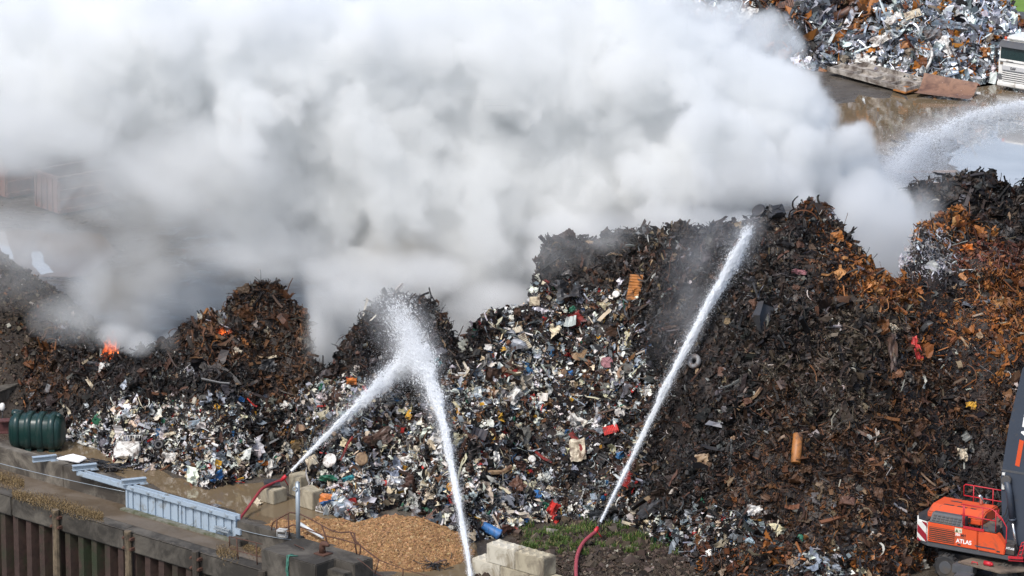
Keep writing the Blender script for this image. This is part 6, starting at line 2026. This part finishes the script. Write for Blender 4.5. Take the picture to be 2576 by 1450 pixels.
    for u, v, ru, rv, q in ((800, 830, 34, 90, .24), (1000, 760, 110, 40, .12), (1150, 850, 50, 80, .22), (1250, 760, 90, 50, .2), (1380, 650, 60, 60, .14), (1500, 600, 140, 36, .16), (1700, 585, 140, 36, .16), (1860, 570, 50, 40, .22), (400, 450, 300, 150, .13), (120, 330, 260, 110, .14), (130, 600, 260, 90, .05), (900, 760, 160, 90, .2), (700, 690, 100, 34, .12), (1230, 790, 110, 60, .2), (1150, 900, 40, 40, .2), (560, 520, 200, 120, .075), (620, 640, 220, 80, .075), (330, 620, 150, 110, .05), (420, 720, 150, 90, .085), (340, 790, 110, 60, .09), (300, 840, 60, 40, .14), (350, 862, 40, 32, .22), (240, 740, 70, 120, .06), (250, 700, 55, 90, .06), (180, 800, 100, 60, .06), (490, 745, 110, 60, .10), (620, 660, 140, 40, .10), (800, 690, 110, 50, .12), (822, 800, 44, 110, .17), (790, 880, 42, 60, .2), (860, 890, 50, 40, .10), (1150, 830, 55, 90, .14), (1060, 700, 110, 60, .14), (1000, 700, 120, 60, .10), (440, 860, 40, 30, .10), (90, 470, 130, 110, .02), (60, 660, 120, 120, .015),
                            (1500, 575, 180, 40, .20), (1720, 560, 150, 44, .16), (1850, 470, 120, 60, .10), (1950, 450, 90, 60, .16), (2320, 560, 60, 80, .05), (2258, 660, 34, 50, .22), (2225, 580, 80, 110, .22), (2180, 520, 80, 80, .2), (2020, 500, 30, 26, .16), (1420, 640, 120, 40, .05), (2420, 470, 120, 40, .012), (740, 925, 40, 26, .12)):
        veil = np.maximum(veil, q * np.clip(1.25 - np.hypot((U - u) / ru, (V - v) / rv), 0, 1))
    nv = noise(3.6, 5, 17, .62, (1., 1., .8))
    yprof = np.clip((Y - 203.) / 2.5, 0, 1) * np.clip((226 - Y) / 6, 0, 1)
    veil = veil * np.clip(.55 + .6 * nv + .6 * nw, 0, 2.2) * yprof * 2.4
    # the charred mounds stand in front of what rises behind their crests
    o = np.argsort(_C[:, 0])
    front = np.clip((Y - np.interp(X, _C[o, 0], _C[o, 1]) - .1) / .9, 0, 1)
    dens = dens * (1 - (1 - front) * np.clip((V - 430) / 120, 0, 1))
    k = np.clip((170 + 70 - np.abs(U - 605)) / 90, 0, 1) * np.clip((V - 640) / 70, 0, 1)
    veil = veil * (1 - k * (1 - front))
    dens = np.maximum(dens, veil)
    # fade at the limits of the volume
    for d in range(3):
        e = np.minimum(np.arange(n[d]), np.arange(n[d])[::-1]) / 6.
        if d == 2: e = np.arange(n[d])[::-1] / 6.
        sh = [1, 1, 1]
        sh[d] = -1
        dens = dens * np.clip(e, 0, 1).reshape(sh)
    dens = np.where(dens < .004, 0, dens).astype(np.float32)

    print('crest Y', [(u, round(yc_at(u), 1)) for u in range(0, 2600, 200)], flush=True)
    volume('smoke', lo, st3, n, hi, dens, (X, Y, Z), (.980, .984, .979), 0.)


SMOKE_STEP = .165
smoke()


def dark_smoke():
    # sootier smoke low over the fires
    lo, hi, st = np.array([-24., 203., .5]), np.array([4., 221., 16.]), .28
    n = np.round((hi - lo) / st).astype(int) + 1
    ax = [np.linspace(lo[i], hi[i], n[i]).astype(np.float32) for i in range(3)]
    X, Y, Z = np.meshgrid(*ax, indexing='ij')
    D = np.zeros(n, np.float32)
    for u, v, Yc, r, q in ((300, 800, 211, 1.1, .55), (280, 760, 211.5, 1.2, .5), (300, 710, 212, 1.4, .40), (340, 660, 212.5, 1.7, .32), (380, 600, 213, 2.0, .25), (300, 620, 213, 1.8, .2), (430, 540, 213, 2.2, .16), (1040, 640, 211.5, 1.6, .30), (960, 650, 211.5, 1.5, .22), (1080, 690, 211, 1.1, .3), (1120, 610, 212, 1.0, .2), (870, 690, 211.5, 1.3, .14), (620, 700, 212, 1.2, .10)):
        c = GY(u, v, Yc)
        d = np.sqrt((X - c[0]) ** 2 + ((Y - c[1]) * .8) ** 2 + (Z - c[2]) ** 2) / r
        D = np.maximum(D, q * 1.05 * np.clip(1.3 - d, 0, 1))
    w = N1.fbm(X * .55 + 3, Z * .6 + Y * .3, 4) * .6 + N2.fbm(Y * 1.1 + Z * .8, X * 1.1, 4) * .45
    D = (D * np.clip(.9 + 1.2 * w, 0, 2.2)).astype(np.float32)
    D[D < .004] = 0
    volume('dark_smoke', lo, (hi - lo) / (n - 1), n, hi, D, (X, Y, Z), (.52, .485, .43), 0.)


dark_smoke()


def mist(name, lo, hi, st, blobs, seed, power):
    # fine water dust hanging round the jets: (point a, point b, radius at a, radius at b, density)
    lo, hi = np.array(lo, float), np.array(hi, float)
    n = np.round((hi - lo) / st).astype(int) + 1
    ax = [np.linspace(lo[i], hi[i], n[i]).astype(np.float32) for i in range(3)]
    X, Y, Z = np.meshgrid(*ax, indexing='ij')
    D = np.zeros(n, np.float32)
    for a, b, ra, rb, q in blobs:
        a, b = np.array(a), np.array(b)
        ab = b - a
        t = np.clip(((X - a[0]) * ab[0] + (Y - a[1]) * ab[1] + (Z - a[2]) * ab[2]) / (ab @ ab), 0, 1)
        d = np.sqrt((X - a[0] - t * ab[0]) ** 2 + (Y - a[1] - t * ab[1]) ** 2 + (Z - a[2] - t * ab[2]) ** 2)
        D = np.maximum(D, q * np.clip(1 - d / (ra + (rb - ra) * t), 0, 1) ** power)
    w = N1.fbm(X * .9 + seed, Z * .9 + Y * .5, 4) * .5 + N2.fbm(Y * 1.6 + Z * .7, X * 1.6 - seed, 3) * .35
    D = (D * np.clip(1 + 1.1 * w, 0, 2.2)).astype(np.float32)
    D[D < .004] = 0
    volume(name, lo, (hi - lo) / (n - 1), n, hi, D, (X, Y, Z), (.97, .975, .985), .2)


def W3(p, dx=0., dz=0.):
    q = GY(*p)
    return (q[0] + dx, q[1], q[2] + dz)


mist('water_mist', (-8.5, 196, .4), (13.5, 211, 14.2), .2,
     [(W3(J1[1]), W3(J1[4]), .5, 1.1, .35), (W3(J2[2]), W3(J2[4]), .5, 1.0, .35), (W3(J2[4]), W3(J2[6]), 1.2, 1.9, .5), (W3((1010, 900, 206)), W3((1130, 860, 208)), 1.6, 1.4, .32), (W3((1050, 900, 206)), W3((1060, 1060, 203)), 1.6, 2.2, .3),
      (W3(J3[1]), W3(J3[5]), .3, .85, .55), (W3(J3[2], -.4, -.3), W3(J3[5], -.7, -.5), .8, 1.9, .20), (W3(J3[4]), W3(J3[5]), 1.0, 1.1, .5), (W3(J3[2], -.8, 0), W3(J3[5], -1.5, -.4), 1.0, 2.4, .15)], 3, 1.3)
mist('spray_mist', (11., 232, 0.), (30., 254, 10.), .25,
     [(W3(J4[0]), W3(J4[2]), .8, 1.1, .5), (W3(J4[2]), W3(J4[3]), 1.1, 1.5, .45), (W3(J4[3]), W3(J4[5]), 1.5, 2.2, .32), (W3((2420, 420, 243)), W3((2250, 440, 240)), 1.6, 2.0, .12), (W3((2560, 330, 249)), W3((2350, 400, 245)), 1.2, 2.0, .10)], 8, 1.4)
